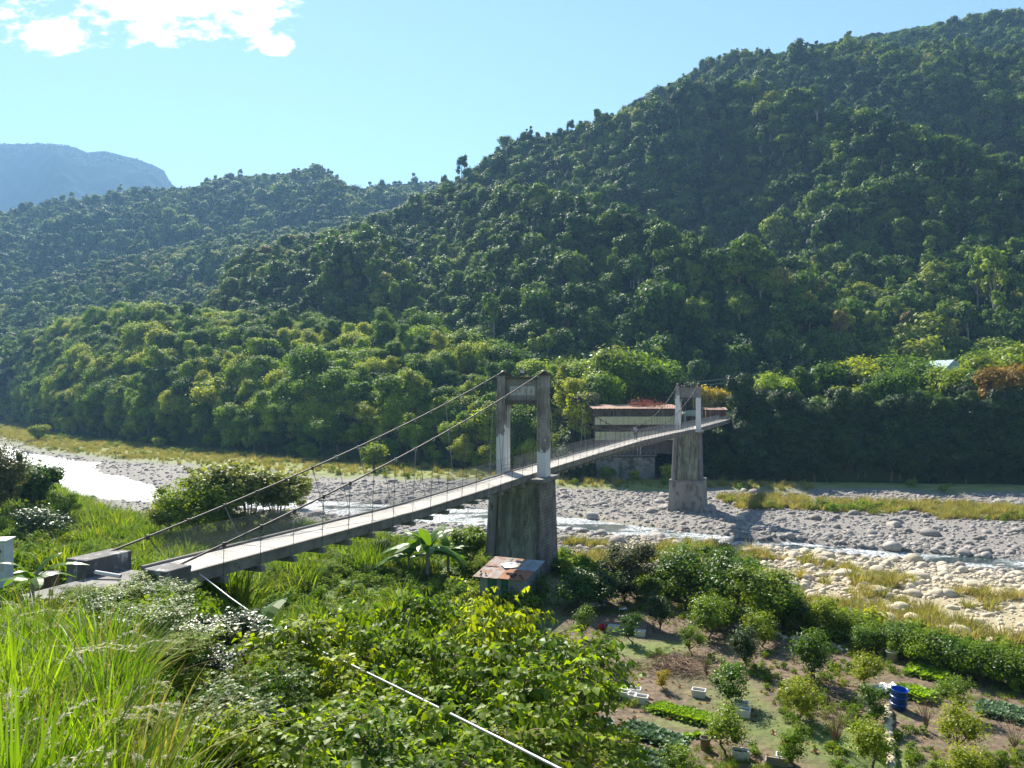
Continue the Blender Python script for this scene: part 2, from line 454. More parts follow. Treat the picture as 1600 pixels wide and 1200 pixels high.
t.links.new(bp.outputs[0], b.inputs['Normal']); t.links.new(b.outputs[0], o.inputs[0])
ground_me.materials.append(m)
tag(link('ground', ground_me), kind='structure')

# river water: a sheet following the channel, the bed rises through it at the banks
m, t, o = newmat('river_water')
pos = t.nodes.new('ShaderNodeNewGeometry').outputs['Position']
mpn = t.nodes.new('ShaderNodeMapping'); mpn.inputs['Scale'].default_value = (1, 1.6, 1); t.links.new(pos, mpn.inputs[0])
spx = t.nodes.new('ShaderNodeSeparateXYZ'); t.links.new(pos, spx.inputs[0])
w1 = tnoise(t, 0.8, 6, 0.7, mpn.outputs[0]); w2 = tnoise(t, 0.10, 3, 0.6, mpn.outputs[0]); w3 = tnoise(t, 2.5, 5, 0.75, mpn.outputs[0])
lf = tstep(t, tmath(t, 'MULTIPLY', spx.outputs['X'], -1.0), 62.0, 92.0)  # far left reach, where sun glint is painted as extra white
foam = tmath(t, 'MULTIPLY', tstep(t, tmath(t, 'ADD', w3, tmath(t, 'MULTIPLY', lf, 0.07)), 0.42, 0.56), tstep(t, tmath(t, 'ADD', w2, tmath(t, 'MULTIPLY', lf, 0.35)), 0.40, 0.52))  # white water of the riffles, plus the painted glint at far left
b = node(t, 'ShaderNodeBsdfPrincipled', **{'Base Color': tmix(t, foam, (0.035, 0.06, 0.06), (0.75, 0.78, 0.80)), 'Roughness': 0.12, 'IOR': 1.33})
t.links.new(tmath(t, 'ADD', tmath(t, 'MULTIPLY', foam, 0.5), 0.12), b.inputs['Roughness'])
bp = node(t, 'ShaderNodeBump', Strength=1.0, Distance=0.55)
t.links.new(tmath(t, 'ADD', w1, tmath(t, 'MULTIPLY', w3, 0.35)), bp.inputs['Height']); t.links.new(bp.outputs[0], b.inputs['Normal'])
t.links.new(b.outputs[0], o.inputs[0])
M_water = m
wv, wf = [], []
pts = RIV
dense = []
for a, b2 in zip(pts[:-1], pts[1:]):
    for k in range(6): dense.append(a + (b2 - a) * k / 6)
dense.append(pts[-1]); dense = np.array(dense)
for i, p in enumerate(dense):
    tdir = dense[min(i + 1, len(dense) - 1)] - dense[max(i - 1, 0)]
    n = np.array([-tdir[1], tdir[0]]); n = n / np.hypot(*n)
    for s in np.linspace(-1.25, 1.25, 9):
        wv.append((p[0] + n[0] * p[2] * s, p[1] + n[1] * p[2] * s, WATER_Z))
for i in range(len(dense) - 1):
    for k in range(8):
        wf.append((i * 9 + k, (i + 1) * 9 + k, (i + 1) * 9 + k + 1, i * 9 + k + 1))
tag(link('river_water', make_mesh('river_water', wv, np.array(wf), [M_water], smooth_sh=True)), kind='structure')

# ------------------------------------------------------------------ hills
def surf_mat_hill(name, c1, c2):
    return surfmat(name, c1, c2, scale=0.02, bump=0.6, bscale=0.25, world=True, spec=0.0)
M_hill = surf_mat_hill('hill_undergrowth', (0.022, 0.035, 0.012), (0.04, 0.058, 0.018))
M_farhill = surf_mat_hill('far_hill_cover', (0.028, 0.045, 0.018), (0.05, 0.075, 0.026))

class Hill:
    def __init__(s, name, prof, Dr, Df, zf, treeh, px, nu, nv, amp, seed, shape=1.0, mat=None, back=0.5, gull=150):
        us = np.linspace(px[0], px[1], nu)
        py = np.interp(us, [p[0] for p in prof], [p[1] for p in prof])
        dr = np.interp(us, [p[0] for p in Dr], [p[1] for p in Dr])
        df = np.interp(us, [p[0] for p in Df], [p[1] for p in Df])
        z0 = np.interp(us, [p[0] for p in zf], [p[1] for p in zf])
        z1 = (HOR - py) / F * dr - treeh
        nb = nv // 4
        tt = np.concatenate([np.linspace(0, 1, nv), 1 + np.linspace(0, 1, nb + 1)[1:] * back])
        T, U = np.meshgrid(tt, us, indexing='ij')
        D = df + (dr - df) * T
        X = (U - 800) / F * D; Y = D
        tc = np.clip(T, 0, 1)
        Z = z0 + (z1 - z0) * tc ** shape
        Z = np.where(T > 1, z1 - (z1 - z0) * 1.0 * (T - 1) ** 1.1, Z)
        env = np.sin(np.pi * np.clip(T, 0, 1)) ** 0.7
        skew = X * 0.85 + Y * 0.45
        r = 1 - np.abs(fbm(skew, Y * 0.35, gull, 3, seed)) * 2
        Z = Z + amp * env * (r - 0.3) + amp * 0.3 * fbm(X, Y, gull * 0.3, 3, seed + 7) * np.clip(env + 0.15, 0, 1)
        s.X, s.Y, s.Z, s.us, s.tt, s.nv, s.nu = X, Y, Z, us, tt, nv, nu
        nr = len(tt)
        ii, jj = np.meshgrid(np.arange(nr - 1), np.arange(nu - 1), indexing='ij')
        q = (ii * nu + jj).ravel()
        fc = np.stack([q, q + 1, q + nu + 1, q + nu], 1)
        s.obj = tag(link(name, make_mesh(name, np.stack([X, Y, Z], -1).reshape(-1, 3), fc, [mat or M_hill], smooth_sh=True)), kind='structure')
    def sample(s, n, rng, tmax=1.06, umin=None, umax=None, tmin=0.0):
        """points spread evenly over the ground area"""
        dxu = np.gradient(s.X, axis=1); dyv = np.gradient(s.Y, axis=0)
        area = np.abs(dxu * dyv)
        mask = (s.tt[:, None] <= tmax) & (s.tt[:, None] >= tmin)
        if umin is not None: mask = mask & (s.us[None] >= umin)
        if umax is not None: mask = mask & (s.us[None] <= umax)
        w = (area * mask)[:-1, :-1].ravel(); w = w / w.sum()
        idx = rng.choice(len(w), n, p=w)
        i = idx // (s.nu - 1); s.last_t = s.tt[i]; j = idx % (s.nu - 1)
        a = rng.random(n); b = rng.random(n)
        def bl(A): return A[i, j] * (1 - a) * (1 - b) + A[i + 1, j] * a * (1 - b) + A[i, j + 1] * (1 - a) * b + A[i + 1, j + 1] * a * b
        return np.stack([bl(s.X), bl(s.Y), bl(s.Z)], 1)

hill_far = Hill('far_mountain', [(-900, 120), (-300, 190), (0, 224), (60, 225), (100, 226), (118, 228), (135, 236), (165, 234), (210, 246), (240, 258), (256, 266), (266, 284), (300, 312), (500, 430), (900, 520)],
                [(0, 3000)], [(0, 1900)], [(0, 20)], 3, (-900, 900), 420, 90, 130, 11, 0.9, M_farhill, gull=420)
hill_mid = Hill('middle_mountain', [(-700, 430), (-200, 385), (0, 352), (60, 338), (120, 322), (200, 304), (260, 293), (300, 289), (340, 280), (380, 273), (440, 266), (480, 258), (510, 264), (545, 286), (570, 290), (600, 281), (640, 278), (680, 282), (720, 292), (900, 330), (1300, 420)],
                [(0, 1150)], [(0, 640)], [(0, 10)], 8, (-700, 1200), 330, 80, 65, 23, 0.95, gull=230)
hill_spur = Hill('wooded_spur', [(-700, 560), (-100, 500), (0, 468), (60, 432), (150, 408), (230, 388), (300, 372), (350, 366), (450, 350), (560, 330), (650, 318), (800, 300)],
                 [(-700, 640), (0, 720), (800, 830)], [(0, 470)], [(0, 5)], 8, (-700, 800), 230, 50, 30, 37, 1.0, gull=150)
hill_big = Hill('big_mountain', [(250, 560), (300, 500), (330, 462), (360, 405), (400, 374), (450, 362), (520, 352), (600, 345), (650, 336), (690, 302), (720, 290), (760, 264), (850, 217), (950, 173), (1050, 127), (1180, 86), (1300, 61), (1420, 41), (1560, 23), (1600, 19), (1800, -20), (2200, -60), (2700, 0)],
                [(250, 420), (400, 450), (620, 540), (720, 620), (1000, 680), (1600, 760), (2700, 900)], [(250, 300), (500, 290), (800, 235), (1100, 232), (2700, 215)], [(250, 2), (800, -6), (2700, -6)], 8, (250, 2700), 420, 130, 40, 51, 0.97, gull=130)
hill_low = Hill('low_wooded_ridge', [(-700, 600), (-100, 560), (0, 546), (30, 522), (100, 500), (170, 480), (250, 474), (340, 480), (420, 488), (500, 492), (600, 500), (700, 522), (800, 545), (900, 565), (960, 590)],
                [(-700, 640), (0, 560), (200, 410), (400, 330), (700, 268), (960, 226)], [(-700, 600), (-100, 548), (0, 496), (100, 330), (250, 266), (400, 232), (600, 199), (700, 190), (800, 181), (900, 172), (960, 184)],
                [(-700, -19.5), (900, -19.3), (960, -8)], 11, (-700, 960), 260, 50, 3.5, 63, 0.75, gull=45)
hill_bank = Hill('far_terrace_bank', [(880, 700), (935, 655), (1050, 652), (1300, 656), (1700, 660), (2300, 665)],
                 [(880, 182), (925, 182), (935, 192), (1050, 192), (1062, 174.5), (1140, 174), (1300, 168.5), (1600, 164), (2300, 152)], [(880, 166), (925, 168), (935, 186), (1050, 186), (1062, 167), (1200, 163), (1600, 156.5), (2300, 144)],
                 [(880, -19.3), (2300, -19.4)], 0, (880, 2300), 160, 24, 0.5, 71, 0.6, back=0, gull=30)
# flat terrace behind the bank, up to the foot of the big mountain
tv, tf = [], []
tu = np.linspace(880, 2300, 80)
for k, v in enumerate(np.linspace(0, 1, 14)):
    for u in tu:
        a = np.interp(u, [880, 940, 1140, 1300, 2300], [181, 175, 173.5, 168, 151.5]); D = a + (262 - a) * v
        x = (u - 800) / F * D; tv.append((x, D, -6.45 + 0.25 * float(fbm(x, D, 15, 2, 77)) + 1.5 * v))
for k in range(13):
    for j in range(79): tf.append((k * 80 + j, k * 80 + j + 1, (k + 1) * 80 + j + 1, (k + 1) * 80 + j))
tag(link('far_terrace', make_mesh('far_terrace', tv, np.array(tf), [M_hill], smooth_sh=True)), kind='structure')

# pale landslide scar on the far mountain
slide_m = surfmat('bare_scree', (0.45, 0.43, 0.40), (0.55, 0.53, 0.5), scale=0.05, world=True)

# ------------------------------------------------------------------ foliage geometry
rng = np.random.default_rng(11)
random.seed(11)

def frames(n, rng, nrm, jitter):
    nn = nrm + rng.normal(0, jitter, (n, 3)); nn /= np.linalg.norm(nn, axis=1, keepdims=True) + 1e-9
    a = rng.normal(0, 1, (n, 3)); tdir = np.cross(nn, a); tdir /= np.linalg.norm(tdir, axis=1, keepdims=True) + 1e-9
    return nn, tdir, np.cross(nn, tdir)

def rhomb(pos, nrm, size, rng, jitter=0.5, asp=0.5):
    n = len(pos); nn, T, B = frames(n, rng, nrm, jitter)
    s = size[:, None]
    v = np.stack([pos - T * s, pos + B * s * asp + T * s * 0.1, pos + T * s, pos - B * s * asp + T * s * 0.1], 1)
    f = np.arange(n * 4).reshape(n, 4)
    return v.reshape(-1, 3), f

def folded(pos, T, nn, size, asp=0.42, fold=0.16):
    """leaf with a folded midrib, T runs from stalk to tip: 5 points, 4 triangles"""
    T = T / (np.linalg.norm(T, axis=1, keepdims=True) + 1e-9)
    B = np.cross(nn, T); B /= np.linalg.norm(B, axis=1, keepdims=True) + 1e-9
    nn = np.cross(T, B); s = size[:, None]; n = len(pos)
    v = np.stack([pos, pos + T * s * 0.38 + B * s * asp + nn * s * fold, pos + T * s - nn * s * 0.1, pos + T * s * 0.38 - B * s * asp + nn * s * fold, pos + T * s * 0.45], 1)
    b = np.arange(n)[:, None] * 5
    f = np.concatenate([b + np.array([[0, 1, 4]]), b + np.array([[1, 2, 4]]), b + np.array([[2, 3, 4]]), b + np.array([[3, 0, 4]])], 1).reshape(-1, 3)
    return v.reshape(-1, 3), f

def ico(r=1, sub=1):
    import bmesh
    bm = bmesh.new(); bmesh.ops.create_icosphere(bm, subdivisions=sub, radius=r)
    v = np.array([x.co[:] for x in bm.verts]); f = np.array([[q.index for q in x.verts] for x in bm.faces]); bm.free()
    return v, f
ICO1, ICO1F = ico(1, 1)
ICO2, ICO2F = ico(1, 2)
ICO3, ICO3F = ico(1, 3)

class Geo:
    """triangle soup with a tint per point and a material slot per face"""
    def __init__(s): s.v = []; s.f = []; s.t = []; s.m = []; s.n = 0
    def add(s, v, f, tint, mi=0):
        v = np.asarray(v, float); f = np.asarray(f)
        if f.shape[1] == 4: f = np.concatenate([f[:, [0, 1, 2]], f[:, [0, 2, 3]]])
        s.v.append(v); s.f.append(f + s.n); s.t.append(np.broadcast_to(tint, (len(v),)).astype(float)); s.m.append(np.full(len(f), mi)); s.n += len(v)
        return s
    def addmb(s, mb, mi, tint=0.5):
        tri = []
        for f in mb.f:
            for k in range(1, len(f) - 1): tri.append((f[0], f[k], f[k + 1]))
        return s.add(np.array(mb.v), np.array(tri), tint, mi)
    def mesh(s, name, mats):
        return make_mesh(name, np.concatenate(s.v), np.concatenate(s.f), mats, np.concatenate(s.t), np.concatenate(s.m) if len(mats) > 1 else None)

def lobes(seed, R, H, n, zc=None, flat=1.0, lobe=(0.30, 0.48)):
    """lobe centres and radii filling an uneven dome R wide and H high, base at z=0"""
    r = np.random.default_rng(seed)
    out = []
    for k in range(n):
        th = r.uniform(0, 2 * math.pi); u = r.uniform(0, 1) ** 0.5; w = r.uniform(-0.85, 0.8)
        rr = R * (1 - r.uniform(*lobe)) * u * math.sqrt(max(0.05, 1 - w * w)) * r.uniform(0.75, 1.1) if k else 0
        lr = R * (r.uniform(*lobe) if k else 0.5); w = w if k else 0.25
        z = H / 2 + w * (H / 2 - lr * 0.6)
        out.append((rr * math.cos(th), rr * math.sin(th), max(z, lr * 0.5), lr))
    return np.array(out)

def crown_geo(seed, R, H, n, nleaf, leaf, flat=0.8, jitter=0.5, core=True, lobe=(0.30, 0.48), ragged=0.12, asp=0.55, up=0.35, corer=0.8):
    r = np.random.default_rng(seed)
    lb = lobes(seed, R, H, n, lobe=lobe)
    g = Geo()
    w = lb[:, 3] ** 2; k = r.choice(len(lb), nleaf, p=w / w.sum())
    dirs = r.normal(0, 1, (nleaf, 3)); dirs[:, 2] += up; dirs /= np.linalg.norm(dirs, axis=1, keepdims=True)
    rad = lb[k, 3] * (1 + r.normal(-0.04, ragged, nleaf))
    pos = lb[k, :3] + dirs * rad[:, None] * np.array([1, 1, flat])
    # small clumps: pull the leaves towards random sub centres
    depth = np.linalg.norm(pos - lb[k, :3], axis=1) / lb[k, 3]
    nrm = dirs * np.array([1, 1, 1 / flat]) + np.array([0, 0, 0.35])
    v, f = rhomb(pos, nrm, leaf * r.uniform(0.7, 1.35, nleaf), r, jitter, asp)
    tint = np.clip(0.5 + 0.16 * r.normal(0, 1, nleaf) + 0.22 * r.normal(0, 1, len(lb))[k], 0, 1)
    g.add(v, f, np.repeat(tint, 4))
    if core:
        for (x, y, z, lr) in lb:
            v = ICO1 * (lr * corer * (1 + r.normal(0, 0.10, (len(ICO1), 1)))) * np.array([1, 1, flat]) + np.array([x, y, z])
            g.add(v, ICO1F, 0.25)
    return g, lb

def trunk_mb(lb, H0, rad, seed, lean=0.0, z0=-0.6, limbs=6, n=6):
    """tapered trunk from z0 up to the crown with limbs reaching the lobes; the crown starts at H0"""
    r = random.Random(seed); mb = MB()
    zt = H0 + max(l[2] for l in lb) * 0.55
    pts = [(0, 0, z0), (r.uniform(-.05, .05), r.uniform(-.05, .05), H0 * 0.4), (r.uniform(-.15, .15), r.uniform(-.15, .15), H0 * 0.8 + .1), (r.uniform(-.2, .2), r.uniform(-.2, .2), zt)]
    mb.tube(pts, [rad * 1.25, rad, rad * 0.8, rad * 0.3], n)
    for i in sorted(range(len(lb)), key=lambda i: -lb[i][3])[:limbs]:
        x, y, z, lr = lb[i]
        s = Vector(pts[2]); e = Vector((x, y, z + H0))
        mid = s.lerp(e, 0.5) + Vector((0, 0, -0.08 * (e - s).length))
        mb.tube([s, mid, e], [rad * 0.5, rad * 0.32, rad * 0.12], 5)
    return mb

# ---- instancing of what nobody could count
def source(name, me):
    return bpy.data.objects.new(name, me)

def scatter(name, pts, scl, idx, sources, rotz=None, tilt=None, seed=0, **props):
    r = np.random.default_rng(seed + 5)
    n = len(pts)
    me = bpy.data.meshes.new(name)
    me.vertices.add(n); me.vertices.foreach_set('co', np.asarray(pts, np.float32).ravel())
    rot = np.zeros((n, 3), np.float32); rot[:, 2] = r.uniform(0, 6.283, n) if rotz is None else rotz
    if tilt: rot[:, 0] = r.normal(0, tilt, n); rot[:, 1] = r.normal(0, tilt, n)
    scl = np.asarray(scl, np.float32)
    if scl.ndim == 1: scl = np.repeat(scl[:, None], 3, 1)
    a = me.attributes.new('rot', 'FLOAT_VECTOR', 'POINT'); a.data.foreach_set('vector', rot.ravel())
    a = me.attributes.new('scl', 'FLOAT_VECTOR', 'POINT'); a.data.foreach_set('vector', scl.ravel())
    a = me.attributes.new('idx', 'INT', 'POINT'); a.data.foreach_set('value', np.asarray(idx, np.int32))
    o = link(name, me)
    c = bpy.data.collections.new(name + '_kinds')
    for i, s in enumerate(sources):
        if not s.name.startswith('%02d' % i): s.name = '%02d_%s' % (i, name)
        c.objects.link(s)
    ng = bpy.data.node_groups.new(name, 'GeometryNodeTree')
    ng.interface.new_socket('Geometry', in_out='INPUT', socket_type='NodeSocketGeometry')
    ng.interface.new_socket('Geometry', in_out='OUTPUT', socket_type='NodeSocketGeometry')
    gi = ng.nodes.new('NodeGroupInput'); go = ng.nodes.new('NodeGroupOutput')
    ci = ng.nodes.new('GeometryNodeCollectionInfo'); ci.inputs['Collection'].default_value = c
    ci.inputs['Separate Children'].default_value = True; ci.inputs['Reset Children'].default_value = True
    ip = ng.nodes.new('GeometryNodeInstanceOnPoints'); ip.inputs['Pick Instance'].default_value = True
    lk = ng.links.new
    lk(gi.outputs[0], ip.inputs['Points']); lk(ci.outputs[0], ip.inputs['Instance'])
    for nm, typ, sock in (('rot', 'FLOAT_VECTOR', 'Rotation'), ('scl', 'FLOAT_VECTOR', 'Scale'), ('idx', 'INT', 'Instance Index')):
        na = ng.nodes.new('GeometryNodeInputNamedAttribute'); na.data_type = typ; na.inputs['Name'].default_value = nm
        lk([s for s in na.outputs if s.enabled][0], ip.inputs[sock])
    lk(ip.outputs[0], go.inputs[0])
    md = o.modifiers.new('scatter', 'NODES'); md.node_group = ng
    return tag(o, **props)

def gpt(px, py, ymin=3.0, ymax=600):
    """ground point seen at a photo pixel"""
    Y = np.geomspace(ymin, ymax, 3000); X = (px - 800) / F * Y; zr = -(py - HOR) / F * Y
    hit = np.nonzero(gz(X, Y) >= zr)[0]
    i = hit[0] if len(hit) else len(Y) - 1
    return float(X[i]), float(Y[i]), float(gz(X[i], Y[i]))

# ------------------------------------------------------------------ the suspension bridge
BR = Vector((0.9, 60.0, 0)); BROT = -math.atan2(0.384, 0.9233)
AL0, AL1, AL2, AL3 = -35.0, 0.0, 74.7, 123.5
def deckz(a):
    return float(np.interp(a, [-36, -18, -9, 0, 18, 37, 56, 74.7, 100, 124], [-6.45, -6.62, -6.5, -6.3, -6.1, -5.95, -6.08, -6.3, -6.32, -6.3]))
bridge = empty('suspension_bridge', BR, BROT, 'long narrow concrete footbridge hung from two weathered portal towers across the stony river', 'bridge')

# materials with the peeling white paint low on the posts
def towermat(name, zlo, zhi, seedv):
    m, t, o = newmat(name)
    tcn = t.nodes.new('ShaderNodeTexCoord'); vec = tcn.outputs['Object']
    sp = t.nodes.new('ShaderNodeSeparateXYZ'); t.links.new(vec, sp.inputs[0])
    n = tnoise(t, 1.1, 6, 0.6, vec); n2 = tnoise(t, 3.0, 5, 0.6, vec)
    base = tmix(t, tstep(t, n, 0.35, 0.65), (0.15, 0.135, 0.13), (0.27, 0.25, 0.24))
    streak = t.nodes.new('ShaderNodeMapping'); streak.inputs['Scale'].default_value = (6, 6, 0.5); t.links.new(vec, streak.inputs[0])
    base = tmix(t, tstep(t, tnoise(t, 1.0, 4, 0.6, streak.outputs[0]), 0.5, 0.75), base, (0.075, 0.065, 0.06))
    h = t.nodes.new('ShaderNodeMapRange'); h.inputs['From Min'].default_value = zlo; h.inputs['From Max'].default_value = zhi
    h.inputs['To Min'].default_value = 0.55; h.inputs['To Max'].default_value = -0.12
    t.links.new(sp.outputs['Z'], h.inputs['Value'])
    pm = t.nodes.new('ShaderNodeMapping'); pm.inputs['Location'].default_value = (seedv, seedv * 2, 0); t.links.new(vec, pm.inputs[0])
    patch = tmath(t, 'ADD', tmath(t, 'SUBTRACT', tnoise(t, 0.9, 5, 0.55, pm.outputs[0]), 0.5), h.outputs[0])
    f = tstep(t, patch, 0.10, 0.13)
    col = tmix(t, f, base, tmix(t, n2, (0.52, 0.52, 0.53), (0.64, 0.64, 0.64)))
    b = node(t, 'ShaderNodeBsdfPrincipled', **{'Base Color': col, 'Roughness': 0.85})
    bp = node(t, 'ShaderNodeBump', Strength=0.5, Distance=0.03)
    t.links.new(tmath(t, 'ADD', tmath(t, 'MULTIPLY', n2, 0.4), f), bp.inputs['Height']); t.links.new(bp.outputs[0], b.inputs['Normal'])
    t.links.new(b.outputs[0], o.inputs[0])
    return m

M_post_r = towermat('peeling_tower_paint_right', -6.2, -2.5, 8.3)
M_towers = [towermat('peeling_tower_paint', -5.2, -1.6, 1.7), towermat('peeling_tower_paint_far', -4.5, 1.2, 5.1)]
M_beam = surfmat('tower_beam_concrete', (0.17, 0.16, 0.155), (0.25, 0.24, 0.23), scale=1.2, c3=(0.09, 0.08, 0.075), s3=2.2, bump=0.3)
M_dark = surfmat('blackened_concrete', (0.075, 0.06, 0.055), (0.12, 0.10, 0.095), scale=2, bump=0.3)
M_plaque = surfmat('name_panel_concrete', (0.36, 0.36, 0.37), (0.46, 0.46, 0.47), scale=2.5, c3=(0.22, 0.22, 0.22), s3=6, bump=0.2)
m, t, o = newmat('mossy_masonry')
vec = t.nodes.new('ShaderNodeTexCoord').outputs['Object']
mpn = t.nodes.new('ShaderNodeMapping'); mpn.inputs['Scale'].default_value = (1.2, 1.2, 0.28); t.links.new(vec, mpn.inputs[0])
c = tmix(t, tstep(t, tnoise(t, 1.0, 6, 0.65, mpn.outputs[0]), 0.35, 0.65), (0.10, 0.10, 0.07), (0.26, 0.27, 0.21))
c = tmix(t, tmath(t, 'MULTIPLY', tstep(t, tnoise(t, 2.6, 6, 0.7, mpn.outputs[0]), 0.46, 0.68), 0.8), c, (0.05, 0.06, 0.035))
sp = t.nodes.new('ShaderNodeSeparateXYZ'); t.links.new(vec, sp.inputs[0])
crs = tmath(t, 'ABSOLUTE', tmath(t, 'SINE', tmath(t, 'MULTIPLY', sp.outputs['Z'], 12.5)))
c = tmix(t, tmath(t, 'MULTIPLY', tstep(t, crs, 0.22, 0.05), 0.12), c, (0.04, 0.04, 0.035))
b = node(t, 'ShaderNodeBsdfPrincipled', **{'Base Color': c, 'Roughness': 0.95})
bp = node(t, 'ShaderNodeBump', Strength=0.7, Distance=0.08)
t.links.new(tmath(t, 'ADD', tmath(t, 'MULTIPLY', tnoise(t, 5, 6, 0.7, vec), 0.8), tmath(t, 'MULTIPLY', crs, .2)), bp.inputs['Height']); t.links.new(bp.outputs[0], b.inputs['Normal'])
t.links.new(b.outputs[0], o.inputs[0]); M_moss = m
m, t, o = newmat('brown_masonry')
vec = t.nodes.new('ShaderNodeTexCoord').outputs['Object']
c = tmix(t, tstep(t, tnoise(t, 0.9, 6, 0.65, vec), 0.35, 0.65), (0.10, 0.09, 0.085), (0.21, 0.19, 0.175))
sp = t.nodes.new('ShaderNodeSeparateXYZ'); t.links.new(vec, sp.inputs[0])
crs = tmath(t, 'ABSOLUTE', tmath(t, 'SINE', tmath(t, 'MULTIPLY', sp.outputs['Z'], 12.5)))
c = tmix(t, tmath(t, 'MULTIPLY', tstep(t, crs, 0.25, 0.05), 0.35), c, (0.045, 0.04, 0.04))
b = node(t, 'ShaderNodeBsdfPrincipled', **{'Base Color': c, 'Roughness': 0.95})
bp = node(t, 'ShaderNodeBump', Strength=0.8, Distance=0.08)
t.links.new(tmath(t, 'ADD', tmath(t, 'MULTIPLY', tnoise(t, 6, 6, 0.7, vec), 0.7), tmath(t, 'MULTIPLY', crs, .5)), bp.inputs['Height']); t.links.new(bp.outputs[0], b.inputs['Normal'])
t.links.new(b.outputs[0], o.inputs[0]); M_brown = m

for k, (a0, ztop, zc, zbase) in enumerate(((AL1, 1.25, -6.55, -15.0), (AL2, 0.95, -6.55, -20.8))):
    far = k == 1
    M_t = M_towers[k]
    # pier: battered core with corner pilasters
    zb = -14.6 if far else zbase
    spread = 0.35 if not far else 0.4
    mb = MB(); mb.frustum((-2.05 - spread * .5, 2.05 + spread * .3, a0 - 1.75 - spread * 1.6, a0 + 1.8 + spread), (-2.0, 2.0, a0 - 1.7, a0 + 1.8), zb, zc - 0.35)
    pier = mb.obj('pier', M_brown, bridge)
    mb = MB(); mb.frustum((-1.30, 1.9, a0 - 2.0 - spread * 1.6, a0 - 1.0), (-1.25, 1.85, a0 - 1.82, a0 - 1.0), zb + 0.02, zc - 0.36)
    pn = mb.obj('moss_covered_facing', M_moss, pier)
    mb = MB()
    pr = []
    for i in range(13):
        an = math.pi * i / 12
        pr.append((-math.cos(an) * 0.40 - 1.72, -math.sin(an) * 0.42))
    vs_, n_ = [], len(pr)
    for z, ex, w in ((zb + 0.01, -spread * .7, -spread * 1.6), (zc - 0.37, 0, 0)):
        vs_ += [(x + ex, a0 - 1.68 + y + w, z) for x, y in pr]
    mb.add(vs_, [(i, i + 1, n_ + i + 1, n_ + i) for i in range(n_ - 1)] + [tuple(range(n_, 2 * n_))])
    mb.obj('corner_pilaster', M_conc, pier)
    mb = MB(); mb.box(-2.3, 2.3, a0 - 2.0, a0 + 2.0, zc - 0.35, zc - 0.02)
    mb.obj('pier_cap', M_girder, pier, bevel=0.04)
    if far:
        mb = MB(); mb.frustum((-2.85, 2.85, a0 - 3.1, a0 + 3.1), (-2.65, 2.6, a0 - 2.7, a0 + 2.7), zbase, -14.85)
        mb.obj('pier_foundation', surfmat('foundation_concrete', (0.26, 0.245, 0.22), (0.36, 0.34, 0.31), scale=0.7, c3=(0.15, 0.13, 0.11), s3=1.4, th3=(0.45, 0.65), bump=0.4, stretch=(1, 1, 0.5)), pier, bevel=0.05)
        mb = MB(); mb.box(-2.75, 2.7, a0 - 2.8, a0 + 2.8, -14.85, -14.6)
        mb.obj('foundation_ledge', M_conc, pier, bevel=0.03)
    # portal
    mb = MB()
    bt, bb = ztop - 0.25, ztop - 1.95
    mb.box(-1.35, 1.35, a0 - 0.24, a0 + 0.24, bb, bt)
    tower = mb.obj('tower', M_beam, bridge, bevel=0.02)
    mb = MB(); mb.box(-1.35, 1.35, a0 - 0.42, a0 + 0.42, bt, bt + 0.16); mb.obj('lintel', M_dark, tower)
    mb = MB(); mb.box(-1.35, 1.35, a0 - 0.44, a0 + 0.44, bb - 0.26, bb); mb.obj('lintel', M_dark, tower)
    for s in (-1, 1):        # haunches in the portal's corners
        mb = MB(); z = bb - 0.262
        mb.add([(s * 1.35, a0 - .2, z), (s * 1.35, a0 - .2, z - .55), (s * .85, a0 - .2, z), (s * 1.35, a0 + .2, z), (s * 1.35, a0 + .2, z - .55), (s * .85, a0 + .2, z)],
               [(0, 1, 2), (3, 5, 4), (0, 3, 4, 1), (1, 4, 5, 2), (2, 5, 3, 0)])
        mb.obj('haunch', M_beam, tower)
        mb = MB(); x = s * 1.7
        mb.frustum((x - .35, x + .35, a0 - .56, a0 + .56), (x - .33, x + .33, a0 - .48, a0 + .48), zc - 0.02, ztop)
        M_p = M_post_r if (s > 0 and not far) else M_t
        post = mb.obj('post', M_p, tower, bevel=0.03)
        # raised corner strips on the near and outer faces give the posts their grooves
        mb = MB()
        for (x0, x1) in ((x - .352, x - .25), (x + .25, x + .352)):
            mb.box(x0, x1, a0 - .60, a0 - .555, zc, ztop - 1.0)
        mb.obj('corner_strip', M_p, post)
        mb = MB(); mb.box(x - .39, x + .39, a0 - .56, a0 + .56, ztop, ztop + .12); mb.box(x - .25, x + .25, a0 - .42, a0 + .42, ztop + .12, ztop + .22)
        mb.lathe([(0.26, .2), (0.24, .34), (.12, .42), (0, .44)], 12, (x, a0, ztop)); mb.obj('cable_saddle', M_steel, tower)
    mb = MB(); mb.tube([(-1.2, a0 - .3, bb - .3), (-1.2, a0 - .3, zc + 0.6)], .035, 6); mb.tube([(-1.05, a0 - .25, bb - .3), (-1.05, a0 - .25, zc + 2.2)], .03, 6)
    mb.obj('conduit', M_pipe, tower)
    mb = MB(); pw = 1.05
    mb.box(-pw, pw, a0 - 0.275, a0 - 0.245, bb + 0.42, bb + 1.12)
    pl = mb.obj('name_panel', M_plaque if not far else M_beam, tower)
